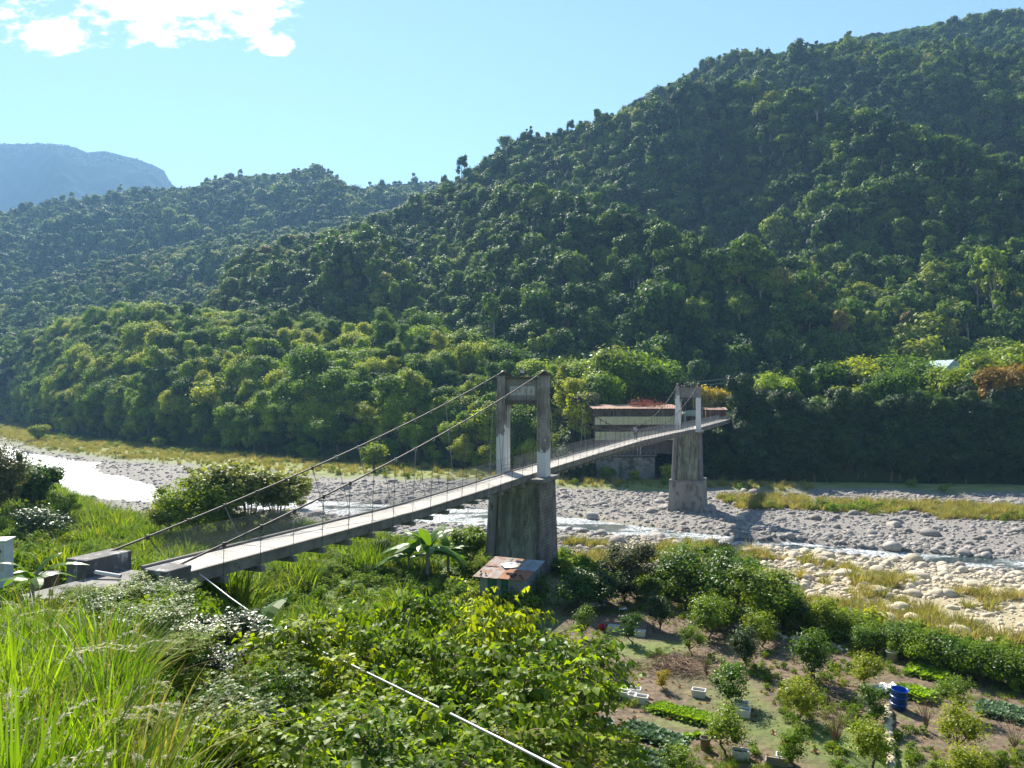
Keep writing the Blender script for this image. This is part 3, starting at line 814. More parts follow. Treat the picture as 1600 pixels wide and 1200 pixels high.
    if not far:      # weathered strokes of four characters, too worn to read
        rr = random.Random(4); mb = MB()
        for c4 in range(4):
            cx = -0.75 + c4 * 0.5
            for st in range(6):
                if st % 2: 
                    x = cx + rr.uniform(-.13, .13); mb.box(x - .014, x + .014, a0 - .283, a0 - .2745, bb + .56 + rr.uniform(0, .12), bb + .86 + rr.uniform(0, .1))
                else:
                    z = bb + .58 + rr.uniform(0, .36); mb.box(cx - rr.uniform(.08, .15), cx + rr.uniform(.08, .15), a0 - .2835, a0 - .2742, z - .012, z + .012)
        mb.obj('worn_lettering', M_beam, pl)['kind'] = 'stuff'

# main cables
def cable_z(a):
    if a < AL1: 
        t = (a - AL0) / (AL1 - AL0); return -5.95 + t * (1.6 + 5.95) - 1.0 * 4 * t * (1 - t) * 0.5
    if a < AL2:
        t = (a - AL1) / (AL2 - AL1); return 1.6 + (1.3 - 1.6) * t - 4 * t * (1 - t) * 6.15
    t = (a - AL2) / (AL3 - AL2); return 1.3 + (-4.9 - 1.3) * t - 4 * t * (1 - t) * 0.9
def cable_x(a, s):
    if a < AL1:
        t = -a / 35.0
        return s * 1.7 + (0.9 if s < 0 else 0.55) * -t if s < 0 else 1.7 - 0.45 * t
    return s * (1.7 - 0.35 * math.sin(math.pi * min(1, max(0, (a - AL1) / (AL2 - AL1))))) if a < AL2 else s * 1.7
for s in (-1, 1):
    mb = MB(); pts = [(cable_x(a, s), a, cable_z(a)) for a in list(np.linspace(-35.6, 0, 16)) + list(np.linspace(0, AL2, 34))[1:] + list(np.linspace(AL2, AL3, 16))[1:]]
    mb.tube(pts, 0.042, 6)
    mb.obj('main_cable', M_steel, bridge, smooth_sh=True)
# hangers and clamps, one every two metres
HW = 1.12
hang_as = [a for a in np.arange(-33.4, 122, 2.0) if min(abs(a - AL1), abs(a - AL2)) > 0.9]
for s in (-1, 1):
    for a in hang_as:
        zt = cable_z(a); zd = deckz(a) - 0.42
        if zt < zd + 0.5: continue
        mb = MB(); x0 = cable_x(a, s); x1 = s * (HW + 0.12)
        mb.tube([(x0 - x1, 0, zt - zd), (0, 0, 0)], 0.016, 4)
        h = mb.obj('hanger', M_wire if a % 5 < 1.4 else M_steel, bridge, loc=(x1, a, zd))
        mb = MB(); mb.box(-.055, .055, -.045, .045, -.12, .07); mb.obj('cable_clamp', M_wire if -22 < a < 0 else M_steel, h, loc=(x0 - x1, 0, zt - zd))
# deck: edge girders, slabs, curbs, cross beams
def strip(x0, x1, h0, h1, a_from=AL0, a_to=AL3, step=1.0):
    mb = MB(); n = int((a_to - a_from) / step) + 1
    A = np.linspace(a_from, a_to, n)
    for a in A:
        z = deckz(a); mb.v += [(x0, a, z + h0), (x1, a, z + h0), (x1, a, z + h1), (x0, a, z + h1)]
    for i in range(n - 1):
        q = i * 4
        for k in range(4): mb.f.append((q + k, q + (k + 1) % 4, q + 4 + (k + 1) % 4, q + 4 + k))
    mb.f += [(0, 3, 2, 1), (q + 4, q + 5, q + 6, q + 7)]
    return mb
deck = strip(-HW, HW, -0.14, -0.07).obj('deck', M_girder, bridge)
for s in (-1, 1):
    strip(s * HW, s * (HW - 0.16), -0.42, -0.145).obj('edge_girder', M_girder, deck)
    strip(s * (HW + 0.02), s * (HW - 0.12), -0.06, 0.09 if s < 0 else 0.05).obj('curb', M_girder, deck)
me_slab = None
A = np.arange(AL0, AL3, 1.25)
for i, a in enumerate(A):
    if me_slab is None:
        mb = MB(); mb.box(-HW + 0.125, HW - 0.125, 0.018, 1.232, -0.072, 0.0); me_slab = mb.mesh('deck_slab', M_deck)
    z0, z1 = deckz(a), deckz(a + 1.25)
    link('deck_slab', me_slab, deck, (0, a, z0 + random.uniform(-.006, .006)), (math.atan2(z1 - z0, 1.25), 0, random.uniform(-.002, .002)))
mb = MB(); mb.box(-HW - 0.28, HW + 0.28, -0.11, 0.11, -0.22, 0); me_cb = mb.mesh('cross_beam', M_girder)
for a in hang_as:
    link('cross_beam', me_cb, bridge, (0, a, deckz(a) - 0.425))
# chain-link fence on both sides
M_fence = surfmat('fence_wire', (0.22, 0.23, 0.24), (0.34, 0.35, 0.36), rough=0.6, scale=1, bump=0)
for s in (-1, 1):
    g = Geo(); x = s * (HW + 0.10); H = 1.05; cell = 0.13
    a = np.arange(AL0 + .6, AL3 - H, cell)
    a = a[(np.abs(a - AL1 + H / 2) > 1.2) & (np.abs(a - AL2 + H / 2) > 1.2)]
    z = np.array([deckz(q) for q in a]); z2 = np.array([deckz(q + H) for q in a]); n = len(a); w = 0.0032
    for (aa, zz, ab, zb2) in ((a, z + .05, a + H, z2 + .05 + H), (a + H, z2 + .05, a, z + .05 + H)):
        p = []
        for (dx, dz) in ((w, 0), (-w * .6, w), (-w * .6, -w)):
            p.append(np.stack([np.full(n, x + dx), aa, zz + dz * 1.5], 1)); p.append(np.stack([np.full(n, x + dx), ab, zb2 + dz * 1.5], 1))
        v = np.stack(p, 1).reshape(-1, 3); b = np.arange(n)[:, None] * 6
        f = np.concatenate([b + np.array([[0, 1, 3, 2]]), b + np.array([[2, 3, 5, 4]]), b + np.array([[4, 5, 1, 0]])], 1).reshape(-1, 4)
        g.add(v, f, 0.5)
    fo = link('mesh_fence', g.mesh('mesh_fence', [M_fence]), bridge); fo['kind'] = 'stuff'
    for h in (0.06, 0.6, 1.1):
        mb = MB(); mb.tube([(x, q, deckz(q) + h) for q in np.linspace(AL0, AL3, 80)], 0.011, 4); mb.obj('fence_rail', M_steel, bridge)
# anchor blocks at the near end, part of the bridge
def block(x, a, w, l, z0, z1, notch):
    mb = MB(); mb.frustum((x - w / 2 - .05, x + w / 2 + .05, a - l / 2 - .05, a + l / 2 + .05), (x - w / 2, x + w / 2, a - l / 2, a + l / 2), z0, z1)
    b = mb.obj('anchor_block', M_anchor, bridge, bevel=0.03)
    mb = MB(); mb.box(x - w / 2 - .012, x + w / 2 + .012, a - l / 2 - .012, a + l / 2 + .012 - notch, z1 - .1, z1 + 0.05); mb.obj('coping', M_anchor, b, bevel=0.02)
    return b
M_anchor = surfmat('stained_anchor_concrete', (0.10, 0.095, 0.095), (0.17, 0.165, 0.16), scale=1.2, c3=(0.42, 0.41, 0.40), s3=2.4, th3=(0.54, 0.62), bump=0.5, stretch=(1, 1, 0.45))
block(-2.5, -35.6, 1.0, 1.9, -8.3, -6.0, 0.0)
block(1.25, -36.0, 1.0, 1.1, -8.5, -6.05, 0.0)
mb = MB(); mb.box(-1.9, 0.75, -39, -35.05, -8.2, -6.55); mb.obj('approach_slab', M_conc, bridge)
mb = MB(); mb.box(-2.6, 2.0, 123.52, 127.5, -9.0, -6.42); mb.obj('far_abutment', M_conc, bridge)

def Bp(lat, al, z):      # bridge frame to world
    return (BR.x + lat * .9233 + al * .384, BR.y - lat * .384 + al * .9233, z)

# floodlight on the near tower's lintel
fl = empty('floodlight', Bp(-.05, 0, 1.18), BROT, 'small square floodlight on the top beam of the nearer bridge tower', 'floodlight')
MB().box(-.2, .2, -.08, .1, .24, .52).obj('lamp_housing', M_steel, fl, bevel=0.02)
MB().box(-.17, .17, -.1, -.082, .27, .49).obj('lamp_glass', M_pipe, fl)
MB().tube([(-.24, 0, 0), (-.24, 0, .42)], .02, 4).tube([(.24, 0, 0), (.24, 0, .42)], .02, 4).tube([(-.24, 0, .02), (.24, 0, .02)], .02, 4).obj('bracket', M_steel, fl)

# ------------------------------------------------------------------ the walker on the deck
def skin_fig(name, joints, edges, rad, m, parent, sub=1):
    me = bpy.data.meshes.new(name); me.from_pydata(joints, edges, []); me.materials.append(m)
    o = link(name, me, parent)
    sk = o.modifiers.new('skin', 'SKIN'); sk.use_smooth_shade = True
    for i, v in enumerate(me.skin_vertices[0].data): v.radius = (rad[i], rad[i]); v.use_root = (i == 0)
    sb = o.modifiers.new('sub', 'SUBSURF'); sb.levels = sub; sb.render_levels = sub
    return o
def plain(name, c, rough=0.8): return surfmat(name, tuple(x * .9 for x in c), c, rough=rough, scale=6, bump=0.05)
M_skin = plain('skin', (0.45, 0.28, 0.20)); M_hair = plain('black_hair', (0.02, 0.018, 0.016)); M_shirt = plain('pale_shirt', (0.30, 0.36, 0.46)); M_trouser = plain('dark_trousers', (0.06, 0.075, 0.11)); M_bag = plain('blue_bag', (0.05, 0.12, 0.28))
WA = 37.8
per = empty('person', Bp(-0.15, WA, deckz(WA)), BROT + math.pi + 0.25, 'person in a pale top and dark trousers walking on the bridge deck', 'person')
J = [(0, 0, .93), (0, 0, 1.12), (0, .01, 1.33), (0, .01, 1.45), (0, 0, 1.50), (0, -.01, 1.58), (0, -.01, 1.66),
     (-.17, .01, 1.38), (-.24, .05, 1.12), (-.23, -.06, .90), (-.22, -.08, .82), (.17, .01, 1.38), (.24, -.02, 1.12), (.23, -.12, .93), (.22, -.15, .86),
     (-.09, 0, .88), (-.10, -.18, .50), (-.10, -.20, .09), (-.10, -.33, .04), (.09, 0, .88), (.10, .12, .50), (.10, .28, .12), (.10, .18, .04)]
E = [(0, 1), (1, 2), (2, 3), (3, 4), (4, 5), (5, 6), (2, 7), (7, 8), (8, 9), (9, 10), (2, 11), (11, 12), (12, 13), (13, 14), (0, 15), (15, 16), (16, 17), (17, 18), (0, 19), (19, 20), (20, 21), (21, 22)]
Rr = [.13, .12, .14, .08, .055, .09, .075, .07, .05, .038, .035, .07, .05, .038, .035, .085, .062, .042, .04, .085, .062, .042, .04]
skin_fig('body', J, E, Rr, M_skin, per)
skin_fig('shirt', [(0, 0, .92), (0, 0, 1.12), (0, .01, 1.34), (0, .01, 1.43), (-.18, .01, 1.37), (-.235, .04, 1.15), (.18, .01, 1.37), (.235, -.01, 1.15)], [(0, 1), (1, 2), (2, 3), (2, 4), (4, 5), (2, 6), (6, 7)], [.155, .15, .165, .09, .09, .065, .09, .065], M_shirt, per)
skin_fig('trousers', [(0, 0, .95), (-.09, 0, .86), (-.10, -.18, .50), (-.10, -.20, .13), (.09, 0, .86), (.10, .12, .50), (.10, .27, .16)], [(0, 1), (1, 2), (2, 3), (0, 4), (4, 5), (5, 6)], [.14, .105, .08, .058, .105, .08, .058], M_trouser, per)
skin_fig('hair', [(0, .01, 1.60), (0, .015, 1.68)], [(0, 1)], [.10, .085], M_hair, per)
MB().box(.2, .34, -.16, .16, .86, 1.14).obj('shoulder_bag', M_bag, per, bevel=0.05)
for s in (-1, 1): MB().box(-.05 + s * .1, .05 + s * .1, -.36 if s < 0 else .14, -.12 if s < 0 else .36, 0, .08).obj('shoe', M_hair, per, bevel=0.02)

# ------------------------------------------------------------------ building beyond the river
def bbox_thing(): pass
M_yel = surfmat('pale_yellow_panel', (0.46, 0.46, 0.26), (0.55, 0.55, 0.34), scale=0.8, c3=(0.42, 0.43, 0.30), s3=2, bump=0.05)
M_roofred = surfmat('rusty_roof_sheet', (0.26, 0.14, 0.10), (0.36, 0.23, 0.17), scale=0.8, c3=(0.5, 0.4, 0.33), s3=1.6, bump=0.2)
M_dkwall = surfmat('dim_brown_wall', (0.10, 0.085, 0.07), (0.15, 0.13, 0.11), scale=1, bump=0.2)
M_glass = surfmat('dark_window_glass', (0.015, 0.018, 0.02), (0.02, 0.024, 0.026), rough=0.15, scale=1, bump=0)
bl = empty('riverside_building', (18.5, 168.5, -19.2), R_(4), 'three-storey riverside building with pale yellow balcony panels and a flat reddish tin roof', 'building')
W_, D_ = 18.5, 7.5
def bz(py, D=169): return -(py - HOR) / F * D + 19.2
z_roof = bz(637); f2t, f2b = bz(651), bz(663.5); f1t, f1b = bz(674.5), bz(687.5)
MB().box(0, W_, 1.2, D_, f1b - 3.2, z_roof - .35).obj('wall', M_dkwall, bl)
MB().box(0, 13.2, 0.6, D_ - .5, -1.5, bz(715)).obj('retaining_wall', surfmat('pale_retaining_wall', (0.20, 0.195, 0.18), (0.31, 0.30, 0.28), scale=.5, c3=(0.07, 0.085, 0.05), s3=.6, th3=(.45, .62)), bl)
MB().box(0, 13.6, .3, D_, bz(713.5), bz(711)).obj('terrace_slab', M_girder, bl)
for i in range(14): MB().box(.2 + i, .32 + i, .32, .44, bz(711), bz(705)).obj('baluster', M_conc, bl)
MB().tube([(0, .38, bz(705)), (13.4, .38, bz(705))], .06, 4).obj('handrail', M_conc, bl)
mb = MB(); 
for i in range(38):
    x0 = -.9 + i * (W_ + 1.4) / 38; x1 = x0 + (W_ + 1.4) / 38
    mb.add([(x0, -.8, z_roof - .25), (x1, -.8, z_roof - .25), (x1, D_, z_roof + .55), (x0, D_, z_roof + .55), (x0, -.8, z_roof - .18 + .05 * (i % 2)), (x1, -.8, z_roof - .18 + .05 * ((i + 1) % 2)), (x1, D_, z_roof + .62), (x0, D_, z_roof + .62)], [(0, 3, 2, 1), (4, 5, 6, 7), (0, 1, 5, 4), (1, 2, 6, 5), (2, 3, 7, 6), (3, 0, 4, 7)])
mb.obj('roof', M_roofred, bl)
for (zt, zb_) in ((f2t, f2b), (f1t, f1b)):
    n = 15
    for i in range(n):
        x0 = -.3 + i * (W_ + .3) / n
        MB().box(x0 + .02, x0 + (W_ + .3) / n - .02, -.08 + .01 * (i % 2), .02, zb_, zt).obj('balcony_panel', M_yel, bl)
    MB().box(-.3, W_, 0.03, 1.2, zb_ - .02, zb_ + .22).obj('balcony_floor', M_girder, bl)
for x in (0.1, 3.8, 7.5, 11.2, 14.9, 18.2):
    MB().box(x - .1, x + .1, .05, .25, f1b + .24, z_roof - .3).obj('column', M_dkwall, bl)
for (zc_, xs_) in ((bz(645.5), (1.5, 3.4, 5.6, 9.0, 12.8, 16.3)), (bz(669.5), (1.2, 3.0, 5.0, 8.5, 12.0, 15.5))):
    for x in xs_:
        w = MB().box(x, x + 1.4, 1.12, 1.19, zc_ - .75, zc_ + .6).obj('window', M_girder, bl)
        MB().box(x + .1, x + 1.3, 1.09, 1.115, zc_ - .65, zc_ + .5).obj('pane', M_glass, w)
for x in (9.3, 9.9): MB().tube([(x, .5, bz(711)), (x, .5, f1b - .05)], .11, 8).obj('support_pipe', M_pipe, bl)
MB().box(0.2, 13, 1.6, 1.8, bz(711), f1b - .1).obj('undercroft_wall', M_dkwall, bl)

# rust-red hut and green corrugated shelter at the bridge's far end
h = empty('rusty_hut', (45.5, 180, -6.4), R_(-8), 'low rust-red tin hut right of the far bridge tower', 'hut')
MB().box(0, 4.6, 0, 3, 0, 2.1).obj('wall', surfmat('rust_red_sheet', (0.20, 0.06, 0.035), (0.28, 0.10, 0.05), scale=1.5, bump=0.2), h)
MB().add([(-.3, -.3, 2.1), (4.9, -.3, 2.1), (4.9, 3.3, 2.6), (-.3, 3.3, 2.6), (-.3, -.3, 2.18), (4.9, -.3, 2.18), (4.9, 3.3, 2.68), (-.3, 3.3, 2.68)], [(0, 3, 2, 1), (4, 5, 6, 7), (0, 1, 5, 4), (1, 2, 6, 5), (2, 3, 7, 6), (3, 0, 4, 7)]).obj('roof', M_roofred, h)
g_ = empty('green_gatehouse', (38.1, 169.5, -8.0), 0, 'pale green arched shelter seen through the far bridge tower', 'shelter')
M_palegreen = surfmat('pale_green_sheet', (0.20, 0.30, 0.24), (0.28, 0.38, 0.31), scale=1.2, bump=0.1)
for s in (0, 3.2): MB().box(s, s + .3, 0, 3, 0, 3.0).obj('side_wall', M_palegreen, g_)
for i in range(10):
    a0_, a1_ = math.pi * i / 10, math.pi * (i + 1) / 10
    x0, x1 = 1.75 - 1.9 * math.cos(a0_), 1.75 - 1.9 * math.cos(a1_); z0, z1 = 3.0 + .9 * math.sin(a0_), 3.0 + .9 * math.sin(a1_)
    MB().add([(x0, 0, z0), (x1, 0, z1), (x1, 3, z1), (x0, 3, z0), (x0, 0, 3.0 - .35), (x1, 0, 3.0 - .35)], [(0, 1, 2, 3), (0, 4, 5, 1)]).obj('roof_panel', M_palegreen, g_)
MB().box(.3, 3.2, 2.4, 2.5, 0, 2.6).obj('back_wall', M_dkwall, g_)

# green-roofed house among the trees on the right, water tanks, poles, kerb with railing
h = empty('green_roofed_house', (112, 200, -2.0), R_(20), 'house with a pale green gabled roof showing above the trees on the right', 'house')
MB().box(-3.5, 3.5, -3, 3, 0, 7.2).obj('wall', M_conc, h)
MB().add([(-4, -3.6, 7.2), (4, -3.6, 7.2), (4, 3.6, 7.2), (-4, 3.6, 7.2), (0, -3.6, 10.2), (0, 3.6, 10.2)], [(0, 3, 2, 1), (0, 1, 4), (2, 3, 5), (0, 4, 5, 3), (1, 2, 5, 4)]).obj('roof', surfmat('pale_green_roof', (0.36, 0.50, 0.46), (0.45, 0.58, 0.54), scale=1, bump=0.1), h)
for x in (-1.9, 1.0):
    w = MB().box(x, x + 1.1, -3.08, -3.005, 4.5, 6.0).obj('window', M_girder, h); MB().box(x + .1, x + 1.0, -3.11, -3.085, 4.6, 5.9).obj('pane', M_glass, w)
for k, (x, lab) in enumerate(((78.6, 'left of two pale water tanks above the treetops right of the far tower'), (80.2, 'right of two pale water tanks, slightly taller, above the treetops'))):
    tk = empty('water_tank', (x, 200, -6), 0, lab, 'water tank', 'water tanks above the trees')
    MB().lathe([(0.0, 9.6), (.68, 9.6), (.7, 9.7), (.7, 11.6 + .3 * k), (.5, 11.9 + .3 * k), (0, 12.05 + .3 * k)], 14).obj('tank', surfmat('bright_tank', (0.55, 0.56, 0.57), (0.65, 0.66, 0.67), rough=0.35, scale=1, bump=0.02), tk, smooth_sh=True)
    for sx in (-.5, .5):
        for sy in (-.5, .5): MB().tube([(sx, sy, -1), (sx, sy, 9.6)], .06, 5).obj('leg', M_steel, tk)
for (px, py, D, lab) in ((1144, 588, 205, 'pale lattice-topped utility pole with a lamp beyond the far end of the bridge'), (1158, 591, 215, 'thinner utility pole just right of the lamp pole beyond the bridge')):
    x = (px - 800) / F * D; zt = (HOR - py) / F * D
    p = empty('utility_pole', (x, D, -6.5), 0, lab, 'pole', 'utility poles beyond the bridge')
    MB().tube([(0, 0, 0), (0, 0, zt + 6.5)], [.2, .13], 8).obj('pole', M_pipe, p)
    MB().box(-.9, .9, -.06, .06, zt + 5.6, zt + 5.75).obj('cross_arm', M_steel, p)
    if px < 1150: MB().tube([(0, 0, zt + 6.4), (-.8, 0, zt + 6.7), (-1.6, 0, zt + 6.6)], .06, 5).obj('lamp_arm', M_pipe, p)
for (dz, lab) in ((0, 'upper overhead wire running left from the utility poles'), (-1.1, 'lower overhead wire running left from the utility poles')):
    pts = [((1144 - 800) / F * 205, 205, 3.6 + dz)] + [((1144 - 800) / F * 205 - t, 205 + t * .1, 3.6 + dz - 2.2 * math.sin(t / 60 * 2.6) * .6 - t * 0.05) for t in (10, 20, 30, 45, 60)]
    w = MB().tube(pts, .05, 4).obj('overhead_wire', M_pipe); tag(w, lab, 'wire', 'overhead wires')
kb = empty('roadside_barrier', (0, 0, 0), 0, 'pale concrete kerb and rail along the road edge right of the bridge end', 'barrier')
MB().box(55, 68, 173.6, 174.0, -6.6, -6.15).obj('kerb', M_pipe, kb); MB().tube([(55, 173.5, -5.7), (68, 173.3, -5.7)], .07, 5).obj('rail', M_yel, kb)
for x in (55.5, 59.5, 63.5, 67.5): MB().box(x - .08, x + .08, 173.42, 173.58, -6.6, -5.7).obj('rail_post', M_pipe, kb)

# ------------------------------------------------------------------ forests
TREES = []      # (crown geo, lobes) shared by far and near trees
def tree_kind(seed, R, H, trunk_h, nl, nleaf, leaf, mat, bark, tr=0.25, **kw):
    g, lb = crown_geo(seed, R, H, nl, nleaf, leaf, **kw)
    cm = g.mesh('crown', [mat])
    tm = trunk_mb(lb, trunk_h, tr, seed)
    return dict(crown=cm, trunk=tm.mesh('trunk', bark), h0=trunk_h, R=R, H=H, g=g, tmb=tm)
def joined(k, mat, bark):
    g = Geo(); 
    v = np.concatenate(k['g'].v); f = np.concatenate(k['g'].f); t_ = np.concatenate(k['g'].t)
    g.add(v + np.array([0, 0, k['h0']]), f, t_)
    g.addmb(k['tmb'], 1)
    return g.mesh('forest_tree', [mat, bark])

fk = [tree_kind(100 + i, *p, M_forest, M_bark if i % 3 else M_palebark, lobe=(0.15, 0.38), jitter=0.5, ragged=0.27, corer=0.72, core=i < 8) for i, p in enumerate((
    (4.2, 6.5, 1.4, 14, 1800, 0.40), (3.6, 7.5, 1.6, 12, 1600, 0.38), (5.2, 6.0, 1.6, 17, 2200, 0.42), (3.0, 8.5, 2.0, 11, 1300, 0.36), (4.6, 5.0, 1.5, 13, 1800, 0.40), (2.6, 6.5, 2.2, 9, 1100, 0.34), (5.6, 7.0, 1.2, 20, 2400, 0.44), (1.9, 9.5, 1.5, 10, 1100, 0.34), (3.4, 6.5, 3.5, 12, 800, 0.40), (2.4, 8.0, 4.0, 9, 650, 0.38)))]
fsrc = [source('forest_tree', joined(k, M_forest, M_palebark if i in (3, 5, 8, 9) else M_bark)) for i, k in enumerate(fk)]
def forest(name, hill, n, seed, smin, smax, tmax=1.05, label=None, sink=1.5, **kw):
    r = np.random.default_rng(seed)
    p = hill.sample(n, r, tmax, **kw); lt = hill.last_t
    dens = fbm(p[:, 0], p[:, 1], 60, 3, seed)
    kp = dens + r.random(len(p)) * 1.2 > -0.1; p = p[kp]; lt = lt[kp]
    s = np.clip(np.exp(r.normal(math.log((smin + smax) / 2), 0.36, len(p))), smin * .55, smax * 1.3) * (1 + 0.2 * fbm(p[:, 0], p[:, 1], 45, 2, seed + 3)) * np.where(r.random(len(p)) < .08, 1.35, 1)
    p[:, 2] -= sink
    sc = np.stack([s, s, s * r.uniform(0.8, 1.25, len(p))], 1)
    src = [source('forest_tree', x.data) for x in fsrc]
    kinds_ = r.integers(0, len(src), len(p)); crest = lt > .9; kinds_[crest] = r.choice([0, 2, 4, 6], int(crest.sum())); sc[crest] = np.minimum(sc[crest], 1.0)
    scatter(name, p, sc, kinds_, src, seed=seed, kind='stuff', label=label, cat='forest')
forest('far_mountain_forest', hill_far, 3500, 1, 0.7, 1.2, tmin=0.88, label='hazy blue forest along the crest of the farthest mountain at the left')
forest('middle_mountain_forest', hill_mid, 15000, 2, 0.8, 1.5, label='bluish forest on the middle mountain left of centre', umin=-250, umax=950)
forest('spur_forest', hill_spur, 8000, 3, 0.65, 1.25, label='forest on the shaded lower spur at the left', umin=-150, umax=700)
forest('big_mountain_forest', hill_big, 25000, 4, 0.5, 1.15, label='dense forest covering the big mountain on the right', umin=260, umax=1800)

# trees of the near far-bank woods, one by one
def plant(name, kind, loc, s, label, group, cat='tree', rz=None, szs=1.0, cm=None):
    e = empty(name, loc, random.uniform(0, 6.28) if rz is None else rz, label, cat, group)
    e.scale = (s, s, s * szs)
    c = link('crown', cm or kind['crown'], e, (0, 0, kind['h0']))
    link('trunk', kind['trunk'], e)
    return e
bk = [tree_kind(200 + i, *p, M_bank, M_bark, lobe=(0.15, 0.36), jitter=0.5, ragged=0.28, corer=0.7) for i, p in enumerate((
    (3.6, 5.5, 2.2, 22, 6500, 0.20), (4.4, 5.0, 2.6, 26, 7500, 0.21), (2.8, 7.0, 2.0, 18, 5200, 0.19), (4.8, 6.2, 2.4, 30, 8500, 0.22), (2.6, 3.6, 0.6, 16, 4000, 0.18), (3.2, 7.6, 1.6, 20, 6000, 0.20)))]
def zone_label(u, t):
    names = ((60, 'above the left end of the grass flat'), (150, 'above the sparkling river bend'), (260, 'right of the river bend'), (350, 'behind the big thicket'), (440, 'above the left end of the cables'), (530, 'behind the left part of the cables'), (620, 'behind the middle of the cables'), (700, 'left of the nearer tower'), (780, 'just left of the nearer tower'), (860, 'behind the nearer tower'), (9999, 'between the nearer tower and the building'))
    side = next(n for lim, n in names if u < lim)
    row = 'at the wood\'s foot' if t < 0.07 else 'second row up' if t < 0.17 else 'third row up'
    return '%s, %s' % (row, side)
r = np.random.default_rng(77)
# foot rows first (largest in view), then the rest
pts = []
for u in np.arange(-60, 960, 17):
    for t, w in ((0.015, 0.8), (0.10, 1), (0.22, 1)):
        uu = u + r.uniform(-9, 9); tt_ = max(0, t + r.uniform(-.02, .04)); pts.append((uu, tt_))
pts = pts[:]
def hill_at(h, u, t):
    j = np.clip((u - h.us[0]) / (h.us[1] - h.us[0]), 0, h.nu - 1.001); i = np.clip(t * (h.nv - 1), 0, h.nv - 1.001)
    i0, j0 = int(i), int(j); a, b = i - i0, j - j0
    def f(A): return A[i0, j0] * (1 - a) * (1 - b) + A[i0 + 1, j0] * a * (1 - b) + A[i0, j0 + 1] * (1 - a) * b + A[i0 + 1, j0 + 1] * a * b
    return float(f(hill_low.X) if h is hill_low else f(h.X)), float(f(h.Y)), float(f(h.Z))
cnt = 0
for (u, t_) in pts:
    if 905 < u: continue
    x, y, z = hill_at(hill_low, u, t_)
    k = random.choice(bk if t_ > .05 else [bk[0], bk[4], bk[2], bk[5]])
    s = min(1.6, max(.6, math.exp(random.gauss(-.02, .28)))) * (0.8 if t_ < .05 else 1.0) * (1 + 0.15 * (y > 280))
    plant('bank_tree', k, (x, y, z - 0.7), s, 'leafy green tree ' + zone_label(u, t_), 'leafy trees of the low wooded ridge', szs=random.uniform(.85, 1.2))
    cnt += 1
# the rest of the ridge as one wood
bsrc = [source('ridge_tree', joined(k, M_bank, M_bark)) for k in bk]
p = hill_low.sample(3400, r, 1.1, umin=-250, umax=935, tmin=0.0)
s = np.clip(np.exp(r.normal(-.1, .33, len(p))), .55, 1.9); p[:, 2] -= 0.9
scatter('ridge_wood', p, np.stack([s, s, s * r.uniform(.85, 1.25, len(p))], 1), r.integers(0, len(bsrc), len(p)), bsrc, seed=6, kind='stuff', label='continuous wood covering the upper part of the low ridge', cat='wood')

# right bank: slope of vines and shrubs, terrace trees
def bank_label(u, what, t):
    w = next(n for lim, n in ((940, 'under the building\'s left end'), (1140, 'just right of the far pier'), (1230, 'below the bridge\'s far end'), (1330, 'below the water tanks'), (1420, 'below the yellow-green trees'), (1510, 'below the green-roofed house'), (9999, 'below the amber trees')) if u < lim)
    return '%s %s, %s' % (what, 'at the foot' if t < .3 else 'halfway up' if t < .7 else 'on the top edge', w)
_shade = {}
def shade_cm(k):  # crown copies with darker leaves: the bank's shade put into the colour
    if id(k) not in _shade: _shade[id(k)] = k['crown'].copy(); _shade[id(k)].materials[0] = M_darkleaf
    return _shade[id(k)]
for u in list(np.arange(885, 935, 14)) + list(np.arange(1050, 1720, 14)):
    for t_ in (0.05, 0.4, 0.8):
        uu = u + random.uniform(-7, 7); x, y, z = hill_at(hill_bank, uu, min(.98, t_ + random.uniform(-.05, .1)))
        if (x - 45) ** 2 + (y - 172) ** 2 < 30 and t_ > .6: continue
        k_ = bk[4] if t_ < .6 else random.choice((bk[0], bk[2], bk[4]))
        plant('bank_shrub', k_, (x, y, z - 0.5), random.uniform(0.75, 1.1), bank_label(uu, 'dark shrub on the shaded bank', t_), 'shrubs on the shaded bank', 'shrub', szs=random.uniform(.9, 1.5), cm=shade_cm(k_))
for i, u in enumerate(list(np.arange(1150, 1740, 30)) + list(np.arange(1158, 1740, 40))):
    rowb = i >= 20; D = float(np.interp(u, [1140, 1300, 1600, 2300], [174, 168.5, 164, 152])) + (9 if rowb else 1.2); k_ = random.choice(bk[:4]); mt_ = random.choice((M_citrus, M_bank, M_bank, M_weed, M_bank))
    if mt_ is M_bank: cm_ = None
    else: cm_ = k_['crown'].copy(); cm_.materials[0] = mt_
    z0 = -6.6; top = float(np.interp(u, [1150, 1200, 1260, 1350, 1420, 1500, 1600, 1740], [636, 612, 606, 606, 590, 602, 630, 590])) + (random.uniform(-34, 26) if rowb else 44 + random.uniform(-22, 18))
    plant('bank_tree', k_, ((u - 800) / F * D, D, z0), ((HOR - top) / F * D - z0) / (k_['h0'] + k_['H']) * 1.02, bank_label(u, 'leafy tree' if rowb else 'low leafy tree', .9).replace('on the top edge', 'in the second terrace row' if rowb else 'in the front terrace row'), 'second row of terrace trees' if rowb else 'front row of terrace trees', cm=cm_)
